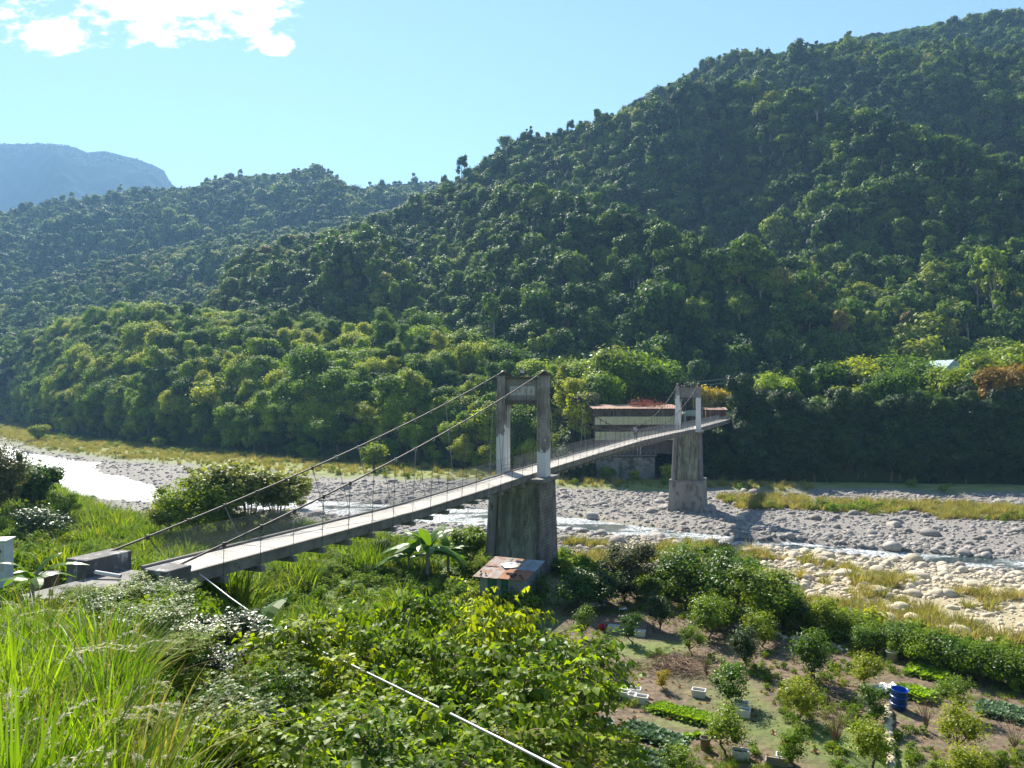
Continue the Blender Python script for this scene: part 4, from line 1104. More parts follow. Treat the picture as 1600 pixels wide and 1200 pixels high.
terr = [  # px, distance, top row, kind, material, label
    (1180, 181, 606, 0, M_olive, 'greyish olive leafy tree beside the road right of the hut'),
    (1160, 186, 612, 4, M_olive, 'low greyish bush right of the rust-red hut'),
    (1205, 186, 583, 1, M_bank, 'round green tree just left of the water tanks'),
    (1235, 183, 592, 2, M_bank, 'green tree directly left of and below the water tanks'),
    (1258, 192, 573, 5, M_bank, 'tall narrow light green tree beside the water tanks'),
    (1310, 178, 596, 2, M_yellowgreen, 'bright yellow-green tree on the terrace below the water tanks'),
    (1338, 177, 604, 4, M_yellowgreen, 'smaller bright yellow-green tree beside the larger one'),
    (1300, 196, 566, 3, M_bank, 'broad green tree right of the water tanks'),
    (1345, 198, 560, 1, M_bank, 'light green tree behind the yellow-green ones'),
    (1375, 180, 588, 0, M_darkleaf, 'dark round tree right of the yellow-green trees'),
    (1400, 195, 556, 3, M_bank, 'tall broad tree at the middle of the right bank'),
    (1420, 176, 602, 4, M_citrus, 'small bright tree in front of the tall broad one'),
    (1448, 186, 565, 1, M_bank, 'large pale green tree left of the green-roofed house'),
    (1480, 178, 574, 3, M_bank, 'large tree in front of the green-roofed house'),
    (1500, 172, 600, 0, M_darkleaf, 'dark leaning tree below the green-roofed house'),
    (1545, 210, 545, 3, M_bank, 'light tree behind the green-roofed house'),
    (1520, 172, 596, 2, M_darkleaf, 'dark tree left of the amber tree'),
    (1566, 166.5, 572, 3, M_amber, 'large amber-yellow tree at the right edge'),
    (1606, 166, 570, 1, M_amber, 'amber-yellow tree cut by the right edge'),
    (1590, 195, 540, 1, M_yellowgreen, 'yellow-green tree above the amber tree at the right edge'),
    (1640, 165, 620, 0, M_darkleaf, 'dark tree below the amber trees at the edge'),
    (1690, 175, 590, 3, M_bank, 'green tree beyond the right edge of the bank'),
    (1102, 190, 603, 4, M_yellowflower, 'bright yellow blossoming bush right behind the far bridge tower'),
    (1122, 192, 606, 4, M_yellowflower, 'smaller yellow blossoming bush beside the bridge end'),
    (960, 200, 544, 3, M_yellowgreen, 'big spreading lime-green tree behind the yellow-panelled building'),
    (1005, 204, 552, 1, M_bank, 'green tree behind the right half of the building'),
    (925, 186, 575, 2, M_yellowgreen, 'light tree at the left end of the building'),
    (1035, 196, 570, 0, M_bank, 'green tree just left of the far bridge tower'),
    (912, 176, 612, 4, M_olive, 'pale olive bush hanging beside the building'),
    (890, 182, 590, 0, M_bank, 'leafy tree seen between the near tower and the building'),
    (1065, 205, 590, 1, M_darkleaf, 'dark tree right behind the far bridge tower'),
]
recol = {}
for (px, D, top, ki, mat, lab) in terr:
    k = bk[ki]
    if (ki, mat.name) not in recol:
        cm = k['crown'].copy(); cm.materials[0] = mat; recol[(ki, mat.name)] = cm
    x = (px - 800) / F * D; z0 = -6.6
    h = (HOR - top) / F * D - z0
    s = h / (k['h0'] + k['H'] * 0.97)
    plant('bank_tree', k, (x, D, z0), s, lab, 'trees on the far terrace', cm=recol[(ki, mat.name)], szs=1.0)
for i in range(46):      # second row closing the gaps on the terrace
    px = random.uniform(1150, 1720); D = random.uniform(196, 245); k = random.choice(bk[:4] + [bk[5]])
    if 1480 < px < 1545 and D < 215: continue
    plant('bank_tree', k, ((px - 800) / F * D, D, -6.3), random.uniform(.95, 1.25), 'green tree in the back row of the terrace at the foot of the mountain', 'back row of terrace trees')
for i in range(14):
    px = random.uniform(850, 1130); D = random.uniform(205, 240)
    plant('bank_tree', random.choice(bk[:4]), ((px - 800) / F * D, D, -6.3), random.uniform(.8, 1.0), 'green tree behind the building at the foot of the mountain', 'trees behind the building')
p = np.concatenate([hill_bank.sample(900, r, 1.0, umin=880, umax=1800), np.array([[(u - 800) / F * d_, d_, -6.6] for u, d_ in zip(r.uniform(1150, 1800, 420), r.uniform(168, 250, 420))])])
p = p[~((p[:, 0] > 17) & (p[:, 0] < 51) & (p[:, 1] > 160) & (p[:, 1] < 184) & ((p[:, 2] > -14) | (p[:, 0] < 33)))]
s = r.uniform(0.4, 0.8, len(p)) * np.where(p[:, 2] > -7, .8, 1); p[:, 2] -= 0.9
scatter('bank_undergrowth', p, np.stack([s, s, s * r.uniform(.7, 1.2, len(p))], 1), r.integers(0, len(bsrc), len(p)), [source('kind', (lambda c_: (c_.materials.clear(), c_.materials.append(M_darkleaf), c_.materials.append(M_bark), c_)[3])(q.data.copy())) for q in bsrc], seed=16, kind='stuff', label='tangled dark undergrowth covering the shaded right bank', cat='undergrowth')  # dark leaf colour here paints in the shade of the bank
# red flowering vine on the building's roof
g, lb = crown_geo(301, 4.5, 1.5, 34, 2600, 0.12, flat=0.5, ragged=0.5, core=False, lobe=(.06, .2))
v = link('roof_vine', g.mesh('roof_vine', [M_redleaf]), loc=(30, 172.5, -3.5)); tag(v, 'reddish flowering vine sprawling on the roof of the yellow-panelled building', 'vine'); v.scale = (1.2, .5, .8)

# ------------------------------------------------------------------ river stones
def stone_mesh(seed, sub, mat, flat=0.68):
    r = np.random.default_rng(seed); bv, bf = (ICO3, ICO3F) if sub == 3 else (ICO2, ICO2F)
    v = bv.copy(); 
    for _ in range(7):      # planes shave the ball into a worn, uneven cobble
        n = r.normal(0, 1, 3); n /= np.linalg.norm(n); d = r.uniform(0.72, 0.9); k = v @ n
        v = v - np.outer(np.maximum(k - d, 0) * 0.8, n)
    v += 0.05 * np.stack([fbm(v[:, 0] + seed, v[:, 1] + v[:, 2], 0.6, 2, seed + q) for q in range(3)], 1)
    v *= np.array([r.uniform(0.9, 1.35), r.uniform(0.75, 1.05), flat * r.uniform(0.8, 1.15)])
    return make_mesh('boulder', v, bf, [mat], smooth_sh=True)
st_hi = [stone_mesh(400 + i, 3, M_boulder) for i in range(7)]
st_hiw = [stone_mesh(420 + i, 3, M_warmboulder) for i in range(6)]
st_lo = [stone_mesh(440 + i, 2, M_boulder) for i in range(6)]
st_low = [stone_mesh(460 + i, 2, M_warmboulder) for i in range(4)]
r = np.random.default_rng(5)
def rockpts(n, x0, x1, y0, y1, cond):
    x = r.uniform(x0, x1, n); y = r.uniform(y0, y1, n); m_ = cond(x, y); return x[m_], y[m_]
isrock = lambda x, y: (edge_d(x, y) > 3) & (y < np.interp(x, GX, GY) + 3 * fbm(x, y, 8, 2, 3))
X, Y = [], []
S = []
def add_rocks(n, x0, x1, y0, y1, smu, ssd, cond=None):
    x, y = rockpts(n, x0, x1, y0, y1, lambda a, b: isrock(a, b) & (cond(a, b) if cond else True))
    X.append(x); Y.append(y); S.append(np.clip(np.exp(r.normal(math.log(smu), ssd, len(x))), 0.09, 1.1))
add_rocks(26000, -60, 110, 75, 168, 0.155, 0.6)
add_rocks(9000, -180, -40, 120, 330, 0.22, 0.4)
add_rocks(14000, 5, 85, 15, 105, 0.16, 0.65, lambda a, b: edge_d(a, b) < 70)
add_rocks(2600, 0, 95, 75, 112, 0.24, 0.6, lambda a, b: river_dist(a, b) < 2.6)
X = np.concatenate(X); Y = np.concatenate(Y); S = np.concatenate(S)
rd_ = river_dist(X, Y); vis = (np.abs(X / Y) < 0.78) & ((rd_ > 0.95) | ((r.random(len(X)) < 0.45) & (X > -45)) | (r.random(len(X)) < .07))
X, Y, S = X[vis], Y[vis], S[vis]
Z = gz(X, Y) + S * 0.12
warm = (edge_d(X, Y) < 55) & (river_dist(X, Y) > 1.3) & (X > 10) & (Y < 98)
app = S / Y * ((X / Y > -0.68) & (X / Y < 0.7))
order = np.argsort(-app); big = order[:295]; rest = order[295:]
for i in big:
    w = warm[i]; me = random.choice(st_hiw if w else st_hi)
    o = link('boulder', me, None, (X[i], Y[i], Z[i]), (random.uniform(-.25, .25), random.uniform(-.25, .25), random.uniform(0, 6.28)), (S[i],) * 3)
    if w: tag(o, ('large' if S[i] > .75 else 'pale') + ' cream boulder on the near stone bar, ' + ('near the terrace trees' if X[i] / Y[i] < .36 else 'behind the left hedge' if X[i] / Y[i] < .52 else 'behind the right hedge'), 'boulder', 'boulders on the near stone bar')
    elif river_dist(X[i], Y[i]) < 1.6: tag(o, 'grey boulder standing in or against the running stream', 'boulder', 'boulders in the stream')
    else: tag(o, 'grey rounded boulder on the stony riverbed, ' + ('left of the nearer pier' if X[i] / Y[i] < 0 else 'between the two piers' if X[i] / Y[i] < .2 else 'right of the far pier'), 'boulder', 'boulders on the riverbed')
for nm, msk, src, lab in (('river_stones', ~warm, st_lo, 'countless grey cobbles covering the riverbed'), ('cream_cobbles', warm, st_low, 'countless pale cobbles on the near stone bar')):
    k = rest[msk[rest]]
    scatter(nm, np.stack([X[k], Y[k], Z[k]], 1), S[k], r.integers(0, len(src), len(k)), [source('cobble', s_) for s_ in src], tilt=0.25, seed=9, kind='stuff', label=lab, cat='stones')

# ------------------------------------------------------------------ grass clumps
def blades(seed, n, h, w, spread, lean, segs=4, mat=None, curl=0.6, plumes=0, name='clump'):
    r = np.random.default_rng(seed); g = Geo()
    a = r.uniform(0, 6.283, n); rr = spread * np.sqrt(r.random(n)); bx, by = rr * np.cos(a), rr * np.sin(a)
    dirn = a + r.normal(0, 0.7, n); hh = h * r.uniform(0.55, 1.15, n); ln = np.abs(r.normal(lean, lean * .5, n))
    wa = dirn + math.pi / 2 + r.normal(0, .5, n)
    P = []
    for k in range(segs + 1):
        s = k / segs
        out_ = hh * (ln * s + curl * s ** 3 * ln * 1.6); z = hh * (s - 0.45 * ln * s ** 2.5 * curl * 1.6)
        ww = w * (1 - s ** 1.8) * 0.5 + w * 0.03
        cx = bx + np.cos(dirn) * out_; cy_ = by + np.sin(dirn) * out_
        P.append(np.stack([cx - np.cos(wa) * ww, cy_ - np.sin(wa) * ww, z], 1)); P.append(np.stack([cx + np.cos(wa) * ww, cy_ + np.sin(wa) * ww, z], 1))
    v = np.stack(P, 1).reshape(-1, 3); nb = 2 * (segs + 1); b = np.arange(n)[:, None] * nb
    f = np.concatenate([b + np.array([[2 * k, 2 * k + 1, 2 * k + 3, 2 * k + 2]]) for k in range(segs)], 1).reshape(-1, 4)
    g.add(v, f, np.repeat(r.uniform(0.2, 1, n), nb), 0)
    for _ in range(plumes):      # arching stalk ending in a pale feathery head
        d = r.uniform(0, 6.283); H = h * r.uniform(.85, 1.15); pts = []
        for s in np.linspace(0, 1, 9):
            o_ = H * (0.12 * s + 0.55 * s ** 3); pts.append((math.cos(d) * o_, math.sin(d) * o_, H * (s * 1.05 - 0.42 * s ** 4)))
        mb = MB(); mb.tube(pts[:7], 0.003, 3, False); g.addmb(mb, 0, 0.8)
        pl = np.array([np.array(pts[5]) + (np.array(pts[8]) - np.array(pts[5])) * q for q in r.random(60)])
        kk = r.uniform(0, 1, 60); i0 = (5 + kk * 2.999).astype(int); fr = 5 + kk * 2.999 - i0
        A_ = np.array(pts); pl = A_[i0] + (A_[np.minimum(i0 + 1, 8)] - A_[i0]) * fr[:, None]
        tang = A_[8] - A_[5]; tang = tang / np.linalg.norm(tang)
        T = tang + r.normal(0, .35, (60, 3)); T /= np.linalg.norm(T, axis=1, keepdims=True)
        nn = r.normal(0, 1, (60, 3)); v, f = folded(pl, T, nn, np.full(60, 0.05), 0.10, 0.02); g.add(v, f, 0.6, 1)
    return g
tall = [source('tall_grass', blades(500 + i, 62, 1.35, 0.030, 0.26, 0.16 + .08 * (i % 3), 6, plumes=(2 + i % 4)).mesh('tall_grass', [M_grass if i < 5 else M_drygrass, M_plume])) for i in range(6)]
tuft_y = [source('tuft', blades(520 + i, 45, 0.75, 0.035, 0.22, 0.35, 3).mesh('tuft', [M_drygrass])) for i in range(3)]
tuft_g = [source('tuft', blades(530 + i, 45, 0.6, 0.035, 0.25, 0.35, 3).mesh('tuft', [M_weed])) for i in range(3)]
def weed_geo(seed, R=0.45, H=0.55, n=170, leaf=0.06):
    g, _ = crown_geo(seed, R, H, 6, n, leaf, flat=0.9, core=False, lobe=(.3, .6), ragged=.3)
    return g
weeds = [source('weed', weed_geo(540 + i).mesh('weed', [M_weed])) for i in range(4)]

# ------------------------------------------------------------------ ground cover of the near side
r = np.random.default_rng(21)
def cover(name, n, x0, x1, y0, y1, cond, src, smin, smax, label, seed, cat='plants', sink=0.03, tall_var=0.3):
    x = r.uniform(x0, x1, n); y = r.uniform(y0, y1, n); k = cond(x, y); x, y = x[k], y[k]
    k = np.abs(x / np.maximum(y, 1)) < 0.85; x, y = x[k], y[k]
    s = r.uniform(smin, smax, len(x))
    s = s * (1 + 0.35 * fbm(x, y, 5, 2, seed))
    sc = np.stack([s, s, s * r.uniform(1 - tall_var, 1 + tall_var, len(x))], 1)
    scatter(name, np.stack([x, y, gz(x, y) - sink], 1), sc, r.integers(0, len(src), len(x)), [source('kind', q.data) for q in src], tilt=0.12, seed=seed, kind='stuff', label=label, cat=cat)
ter = lambda x, y: edge_d(x, y) < 3
garden = lambda x, y: (x > 1.5) & (y > 22) & (edge_d(x, y) < -2)
thr = lambda x, y, sc, sd, th: fbm(x, y, sc, 3, sd) > th
# path strip stays clear
def offpath(x, y):
    lat = (x - BR.x) * .9233 - (y - BR.y) * .384; al = (x - BR.x) * .384 + (y - BR.y) * .9233
    return ~((al < -34.5) & (al > -44) & (lat > -4) & (lat < 3)) & ~((np.abs(lat) < 2.5) & (np.abs(al) < 3.2))
cover('left_bank_weeds', 48000, -175, 4, 30, 222, lambda x, y: (edge_d(x, y) < 4) & ~garden(x, y) & offpath(x, y), weeds, 0.8, 1.9, 'tangled green weeds on the river terrace left of the bridge', 31)
cover('left_bank_grass', 44000, -175, 4, 30, 222, lambda x, y: (x < -6) & (edge_d(x, y) < 4) & offpath(x, y) & thr(x, y, 9, 41, -0.1), tuft_g, 1.0, 2.9, 'long green grass on the river terrace left of the bridge', 32)
cover('garden_grass', 13000, 0, 40, 22, 62, lambda x, y: garden(x, y) & thr(x, y, 3.5, 42, 0.08), tuft_g, 0.16, 0.42, 'short grass and small weeds between the garden trees', 33)
cover('bank_edge_weeds', 7000, 0, 60, 10, 74, lambda x, y: (edge_d(x, y) > -4) & (edge_d(x, y) < 12), weeds, 1.0, 2.4, 'weeds along the terrace edge above the near stone bar', 34)
cover('stone_bar_grass', 9000, 0, 70, 20, 100, lambda x, y: (edge_d(x, y) > 3) & (edge_d(x, y) < 44) & (river_dist(x, y) > 1.6) & (thr(x, y, 5, 43, 0.0) | (edge_d(x, y) < 9)), tuft_y, 0.8, 1.9, 'dry yellow grass among the stones of the near bar', 35, 'grass')
cover('island_grass', 4200, 38, 100, 100, 145, lambda x, y: isrock(x, y) & (np.abs(y - (152 - 0.42 * x) - 3) < 8 + 5 * fbm(x, y, 12, 2, 4)) & thr(x, y, 9, 44, -0.25), tuft_y, 0.9, 2.1, 'strip of yellow grass on the stony island right of the far pier', 36, 'grass')
cover('island_shrubs', 900, 38, 100, 100, 145, lambda x, y: isrock(x, y) & (np.abs(y - (152 - 0.42 * x) - 1) < 6) & thr(x, y, 7, 45, 0.1), weeds, 1.2, 2.6, 'low green growth in the grass strip of the stony island', 37)
cover('far_flat_grass', 40000, -330, 60, 150, 470, lambda x, y: (y > np.interp(x, GX, GY) + 1) & (y < np.interp(x, FX, FY) + 4), tuft_y, 0.8, 2.0, 'yellowish grass flat between the riverbed and the low wooded ridge', 38, 'grass')
cover('far_flat_weeds', 5000, -330, 110, 140, 470, lambda x, y: (y > np.interp(x, GX, GY)) & (y < np.interp(x, FX, FY) + 6) & thr(x, y, 12, 46, 0.05), weeds, 1.0, 3.2, 'green weeds dotted over the grass flat beyond the river', 39)
slope = lambda x, y: (gz(x, y) > -13.6) & offpath(x, y)
cover('slope_weeds', 5200, -30, 14, 3, 46, lambda x, y: slope(x, y) & (y > 8), weeds, 0.6, 1.3, 'low green undergrowth on the near bank below the viewpoint', 40)

cover('garden_weeds', 5200, 0, 40, 22, 62, lambda x, y: garden(x, y) & thr(x, y, 4.5, 47, 0.12), weeds, 0.3, 0.75, 'low weeds and herbs in patches between the garden trees', 44)
# tall silvergrass at the lower left
n = 700
yy_ = 3.6 + 14.0 * r.random(n) ** 0.8; rt = r.uniform(-0.95, -0.17, n); xx_ = rt * yy_
k = (rt < -0.30 - 0.026 * (yy_ - 4.5) + 0.05 * fbm(xx_, yy_, 2, 2, 3)) | ((rt < -0.17) & (r.random(n) < .10) & (yy_ < 9))
k &= ~((yy_ > 13) & (r.random(n) < .3))
xx_, yy_ = xx_[k], yy_[k]; s_ = np.where(r.random(len(xx_)) < .12, 1.25, 1) * r.uniform(0.45, 1.0, len(xx_)) * (1 - 0.25 * smooth(xx_ / yy_, -0.5, -0.3))
scatter('tall_grass', np.stack([xx_, yy_, gz(xx_, yy_) - 0.05], 1), s_, r.integers(0, 6, len(xx_)), tall, tilt=0.12, seed=50, kind='stuff', label='tall bright green silvergrass with pale arching seed heads at the lower left', cat='grass')

# ------------------------------------------------------------------ leafy young trees of the near bank
def sprig_tree(seed, R, H, nsp, per, leaf, z0=0.8, droop=0.5, nst=7):
    """stems fanning up from one foot; each carries arching sprigs hung with folded leaves"""
    r = np.random.default_rng(seed); g = Geo(); mb = MB()
    tips = []
    for k in range(nst):
        a = 2 * math.pi * k / nst + r.uniform(-.4, .4); rr = R * (0.35 + 0.55 * r.random()) * (0.2 if k == 0 else 1)
        top = np.array([math.cos(a) * rr, math.sin(a) * rr, H * r.uniform(.75, 1)])
        mid = np.array([top[0] * .35, top[1] * .35, H * .45])
        mb.tube([(0, 0, -.3), tuple(mid), tuple(top)], [0.05, 0.032, 0.010], 5); tips.append((mid, top))
    P, T, S_, C = [], [], [], []
    for _ in range(nsp):
        mid, top = tips[r.integers(len(tips))]
        q = r.random() ** 0.75; base = mid * (1 - q) + top * q if q > .15 else mid * .6
        a = r.uniform(0, 6.283); ln = r.uniform(.45, 1.0) * (R * .55)
        d = np.array([math.cos(a), math.sin(a), r.uniform(.1, .9)]); pr = []
        for s in np.linspace(0.15, 1, per):
            p = base + d * ln * s + np.array([0, 0, -0.35 * ln * s * s]); pr.append(p)
        pr = np.array(pr); P.append(pr)
        side = np.array([-math.sin(a), math.cos(a), 0.]); sg = np.where(np.arange(per) % 2 == 0, 1, -1)[:, None]
        tt2 = side * sg * .8 + d * .55 + np.array([0, 0, -droop - .4 * r.random()]) + r.normal(0, .25, (per, 3)); T.append(tt2)
        S_.append(leaf * r.uniform(.7, 1.25, per)); C.append(np.full(per, np.clip(r.normal(.5, .22), 0, 1)) + r.normal(0, .08, per))
        mb.tube([tuple(base), tuple(pr[per // 2]), tuple(pr[-1])], [.009, .006, .003], 3, False)
    P = np.concatenate(P); T = np.concatenate(T); S_ = np.concatenate(S_); C = np.clip(np.concatenate(C), 0, 1)
    up = np.array([0, 0, 1.0]) + r.normal(0, .35, (len(P), 3)) + P * np.array([.12, .12, 0])
    v, f = folded(P, T, up, S_, 0.40, 0.12); g.add(v, f, np.repeat(C, 5))
    return g, mb
near = []
for i, (Rr_, H_, ns, per_, lf) in enumerate(((1.4, 3.6, 300, 9, .145), (1.7, 4.2, 380, 10, .14), (1.1, 3.0, 260, 8, .15), (1.5, 3.8, 380, 10, .125), (1.3, 4.4, 300, 9, .16))):
    g, mb = sprig_tree(600 + i, Rr_, H_, ns, per_, lf)
    near.append(dict(crown=g.mesh('foliage', [(M_mulberry, M_midgreen, M_mulberry, M_weed, M_mulberry)[i]]), trunk=mb.mesh('stems', M_twig if i % 2 else M_bark), h0=0, H=H_, R=Rr_))
gl = []
for i in range(2):
    g, mb = sprig_tree(620 + i, 1.5, 2.4, 260, 9, .15, droop=.2)
    gl.append(dict(crown=g.mesh('foliage', [M_glossy]), trunk=mb.mesh('stems', M_bark), h0=0, H=2.4, R=1.5))
cn = 0
def near_plant(px, top, D, k, lab, name='leafy_sapling', s=None, cat='shrub', group='leafy saplings on the near bank'):
    yp = float(np.interp(px, [312, 430, 548, 700, 880], [897, 985, 1042, 1118, 1208])); dp = float(np.interp(px, [312, 430, 548, 700, 880], [27.2, 21, 16.7, 12.6, 9.6]))
    if D < dp + .8 and 312 < px < 900 and not 440 < px < 530: top = max(top, yp + 22)
    x = (px - 800) / F * D; z0 = float(gz(x, D)); h = (HOR - top) / F * D - z0
    sc = max(0.25, h / k['H']) if s is None else s
    e = empty(name, (x, D, z0 if s is None else z0 + max(0, h - k['H'] * s) * 0), random.uniform(0, 6.28), lab, cat, group)
    sxy = min(max(sc, .42), 1.25)
    e.scale = (sxy, sxy, sc); link('foliage', k['crown'], e); link('stems', k['trunk'], e)
rows = [ # px, top row, distance, description
 (560, 948, 21, 'top row, below the bridge deck'), (610, 940, 22, 'top row, below the banana plants'), (655, 900, 24, 'tall pale one below the banana plants'), (700, 925, 23, 'top row, left of the shed'),
 (745, 960, 21, 'top row, in front of the shed'), (790, 948, 20, 'top row, at the foot of the shed'), (830, 975, 19, 'top row, right of the shed'), (505, 965, 20, 'top row, below the near end of the deck'),
 (870, 1010, 18, 'right edge of the thicket beside the bare soil'), (905, 1060, 17.5, 'right edge of the thicket above the planter boxes'), (905, 1125, 16, 'right edge of the thicket below the planter boxes'), (880, 1175, 14, 'lower right corner of the thicket'),
 (450, 930, 17, 'upper left of the thicket beside the silver pipe'), (420, 985, 15, 'left of the thicket under the pipe'), (480, 1000, 15.5, 'left of the thicket just right of the pipe'), (540, 1010, 15.5, 'middle of the thicket above the pipe'), (600, 1000, 16, 'centre of the thicket, upper part'),
 (660, 1000, 16.5, 'centre of the thicket below the shed'), (720, 1010, 16, 'centre right of the thicket'), (780, 1020, 15.5, 'right part of the thicket'), (835, 1050, 15, 'right part of the thicket near the soil'),
 (400, 1060, 12, 'lower left beside the tall grass'), (460, 1075, 12, 'lower left of the thicket'), (520, 1080, 12.3, 'lower middle of the thicket, left of the pipe'), (590, 1090, 12, 'lower middle under the pipe'), (650, 1070, 13, 'lower middle just above the pipe'), (710, 1080, 13, 'lower right above the pipe'), (770, 1090, 13, 'lower right of the thicket above the pipe'), (815, 1115, 13.5, 'lower right near the frame bottom'),
 (370, 1120, 9.5, 'bottom left beside the seed heads'), (440, 1130, 9.5, 'bottom left of the thicket'), (510, 1140, 9.5, 'bottom middle, left'), (590, 1150, 9.6, 'bottom middle'), (670, 1150, 10, 'bottom middle below the pipe'), (740, 1165, 10.3, 'bottom right below the pipe'),
]
for i, (px, top, D, w) in enumerate(rows):
    near_plant(px, top + (10 if D > 18 else 0) + random.uniform(-14, 26) + (22 if 'pipe' in w else 0), D, near[i % 5], 'bright green leafy sapling, ' + w)
for (px, top, D, w) in ((150, 965, 18, 'left of the tall grass edge, below the left anchor block'), (200, 975, 17, 'second from the left below the anchor blocks'), (250, 985, 16, 'in the gap between tall grass and glossy shrubs'), (300, 1030, 14, 'beside the seed heads, upper'), (345, 1065, 12.5, 'beside the seed heads, right'), (285, 1065, 13, 'beside the seed heads, left'), (225, 1025, 14.5, 'at the upper edge of the tall grass'), (185, 968, 21, 'behind the tall grass by the path'), (262, 965, 22, 'below the right anchor block'), (110, 955, 21, 'below the concrete path'), (330, 1110, 10.5, 'bottom left, before the seed heads')):
    near_plant(px, top, D, near[(1, 3, 1, 0)[cn % 4]], 'darker leafy sapling ' + w, group='darker saplings at the grass edge'); cn += 1
for (px, top, D, w) in ((300, 975, 17, 'left, beside the tall grass'), (345, 955, 18, 'middle, below the right anchor block'), (385, 945, 19, 'right, beside the silver pipe'), (330, 1010, 14.5, 'lowest, above the grass plumes'), (250, 965, 20, 'leftmost, below the left anchor block')):
    near_plant(px, top, D, gl[cn % 2], 'dark glossy-leaved shrub on the near bank, ' + w, 'glossy_shrub', group='glossy shrubs below the anchor blocks'); cn += 1
for (px, top, D, w) in ((165, 935, 25, 'in front of the left anchor block'), (215, 925, 25.5, 'between the two anchor blocks'), (235, 950, 23, 'left of the right anchor block'), (130, 945, 22, 'left below the left anchor block'), (285, 955, 23, 'in front of the right anchor block')):
    near_plant(px, top, D, near[(cn * 2) % 5], 'green leafy sapling ' + w, group='saplings by the anchor blocks'); cn += 1

# silver pipe running down the near bank
def px3(px, py, D): return ((px - 800) / F * D, D, (HOR - py) / F * D)
pp = [px3(312, 897, 27.2), px3(360, 935, 24.5), px3(430, 985, 21), px3(505, 1022, 18.2), px3(548, 1042, 16.7), px3(620, 1078, 14.6), px3(700, 1118, 12.6), px3(790, 1163, 10.9), px3(880, 1208, 9.6), px3(1000, 1270, 8.3), px3(1150, 1350, 7.0)]
tag(MB().tube([(a, b, c + .05 * math.sin(math.pi * i_ / 10)) for i_, (a, b, c) in enumerate(pp)], 0.023, 8).obj('silver_pipe', surfmat('silver_pipe_metal', (0.36, 0.36, 0.38), (0.48, 0.48, 0.50), rough=0.45, scale=2, c3=(0.3, 0.28, 0.26), s3=5, bump=0.05, metallic=0.5), smooth_sh=True), 'thin silver pipe slanting down over the saplings from the bridge end', 'pipe')
# anchorage odds and ends
tag(MB().lathe([(0, 0), (.07, 0), (.07, 1.0), (0.06, 1.0), (.06, 0.02)], 12).obj('white_pipe', M_white, None, px3(149, 894, 27.0), (0, R_(96), R_(-10))), 'short white pipe lying against the left anchor block', 'pipe')
e = empty('concrete_bollard', px3(76, 942, 27.4), .2, 'rust-brown concrete bollard at the left end of the path', 'bollard')
MB().frustum((-.33, .33, -.3, .3), (-.27, .27, -.25, .25), -.3, 1.02).obj('bollard_post', surfmat('rust_stained_concrete', (0.10, 0.06, 0.04), (0.17, 0.11, 0.08), scale=3, bump=.4), e, bevel=.03); MB().box(-.29, .29, -.27, .27, 1.022, 1.08).obj('cap', M_conc, e)
e = empty('brown_post', px3(262, 955, 25.2), .2, 'small brown concrete post below the right anchor block', 'post')
MB().frustum((-.22, .22, -.2, .2), (-.2, .2, -.18, .18), -.4, .78).obj('post_body', surfmat('brown_stained_concrete', (0.10, 0.06, 0.04), (0.16, 0.11, 0.08), scale=3, bump=.4), e, bevel=.03); MB().box(-.23, .23, -.21, .21, .782, .83).obj('cap', M_conc, e)
pv = [px3(60, 948, 27), px3(135, 945, 26.5), px3(130, 915, 30), px3(75, 912, 30.5)]
mb = MB(); mb.add([(v[0], v[1], v[2]) for v in pv] + [(v[0], v[1], v[2] - .5) for v in pv], [(0, 1, 2, 3), (0, 4, 5, 1), (1, 5, 6, 2), (2, 6, 7, 3), (3, 7, 4, 0)])
tag(mb.obj('path', M_conc), kind='structure')
e = empty('white_cabinet', px3(-12, 868, 27), R_(12), 'pale blue-white utility cabinet cut off at the left edge', 'cabinet')
MB().box(-.55, .55, -.35, .35, -1.1, .52).obj('cabinet_body', surfmat('cabinet_paint', (0.5, 0.56, 0.6), (0.6, 0.65, 0.68), rough=.5, scale=2, bump=.03), e, bevel=.03); MB().box(-.6, .6, -.4, .4, .522, .58).obj('lid', M_white, e); MB().box(.1, .5, -.372, -.352, -.5, .4).obj('door_panel', M_pipe, e); MB().lathe([(0, 0), (.08, 0), (.08, .05), (0, .05)], 10).obj('round_vent', M_steel, e, (.35, -.393, .2), (R_(90), 0, 0))

# ------------------------------------------------------------------ shed beside the pier
sh = empty('tin_shed', Bp(.85, -9.9, -14.1), BROT, 'small tin shed with a rusty patched roof at the foot of the nearer bridge pier', 'shed')
M_greensheet = surfmat('green_sheet', (0.03, 0.13, 0.09), (0.05, 0.18, 0.13), scale=1.5, c3=(0.12, 0.2, 0.16), s3=3, bump=.1)
M_greysheet = surfmat('grey_sheet', (0.24, 0.27, 0.29), (0.34, 0.37, 0.39), scale=1.5, c3=(0.16, 0.13, 0.11), s3=2.5, bump=.15)
M_rust = surfmat('orange_rust', (0.28, 0.11, 0.055), (0.40, 0.20, 0.11), scale=1.4, c3=(0.16, 0.09, 0.06), s3=3, bump=.2)
M_oldtin = surfmat('old_tin', (0.28, 0.24, 0.22), (0.42, 0.38, 0.35), scale=1.6, c3=(0.30, 0.15, 0.09), s3=2.2, th3=(.45, .6), bump=.2)
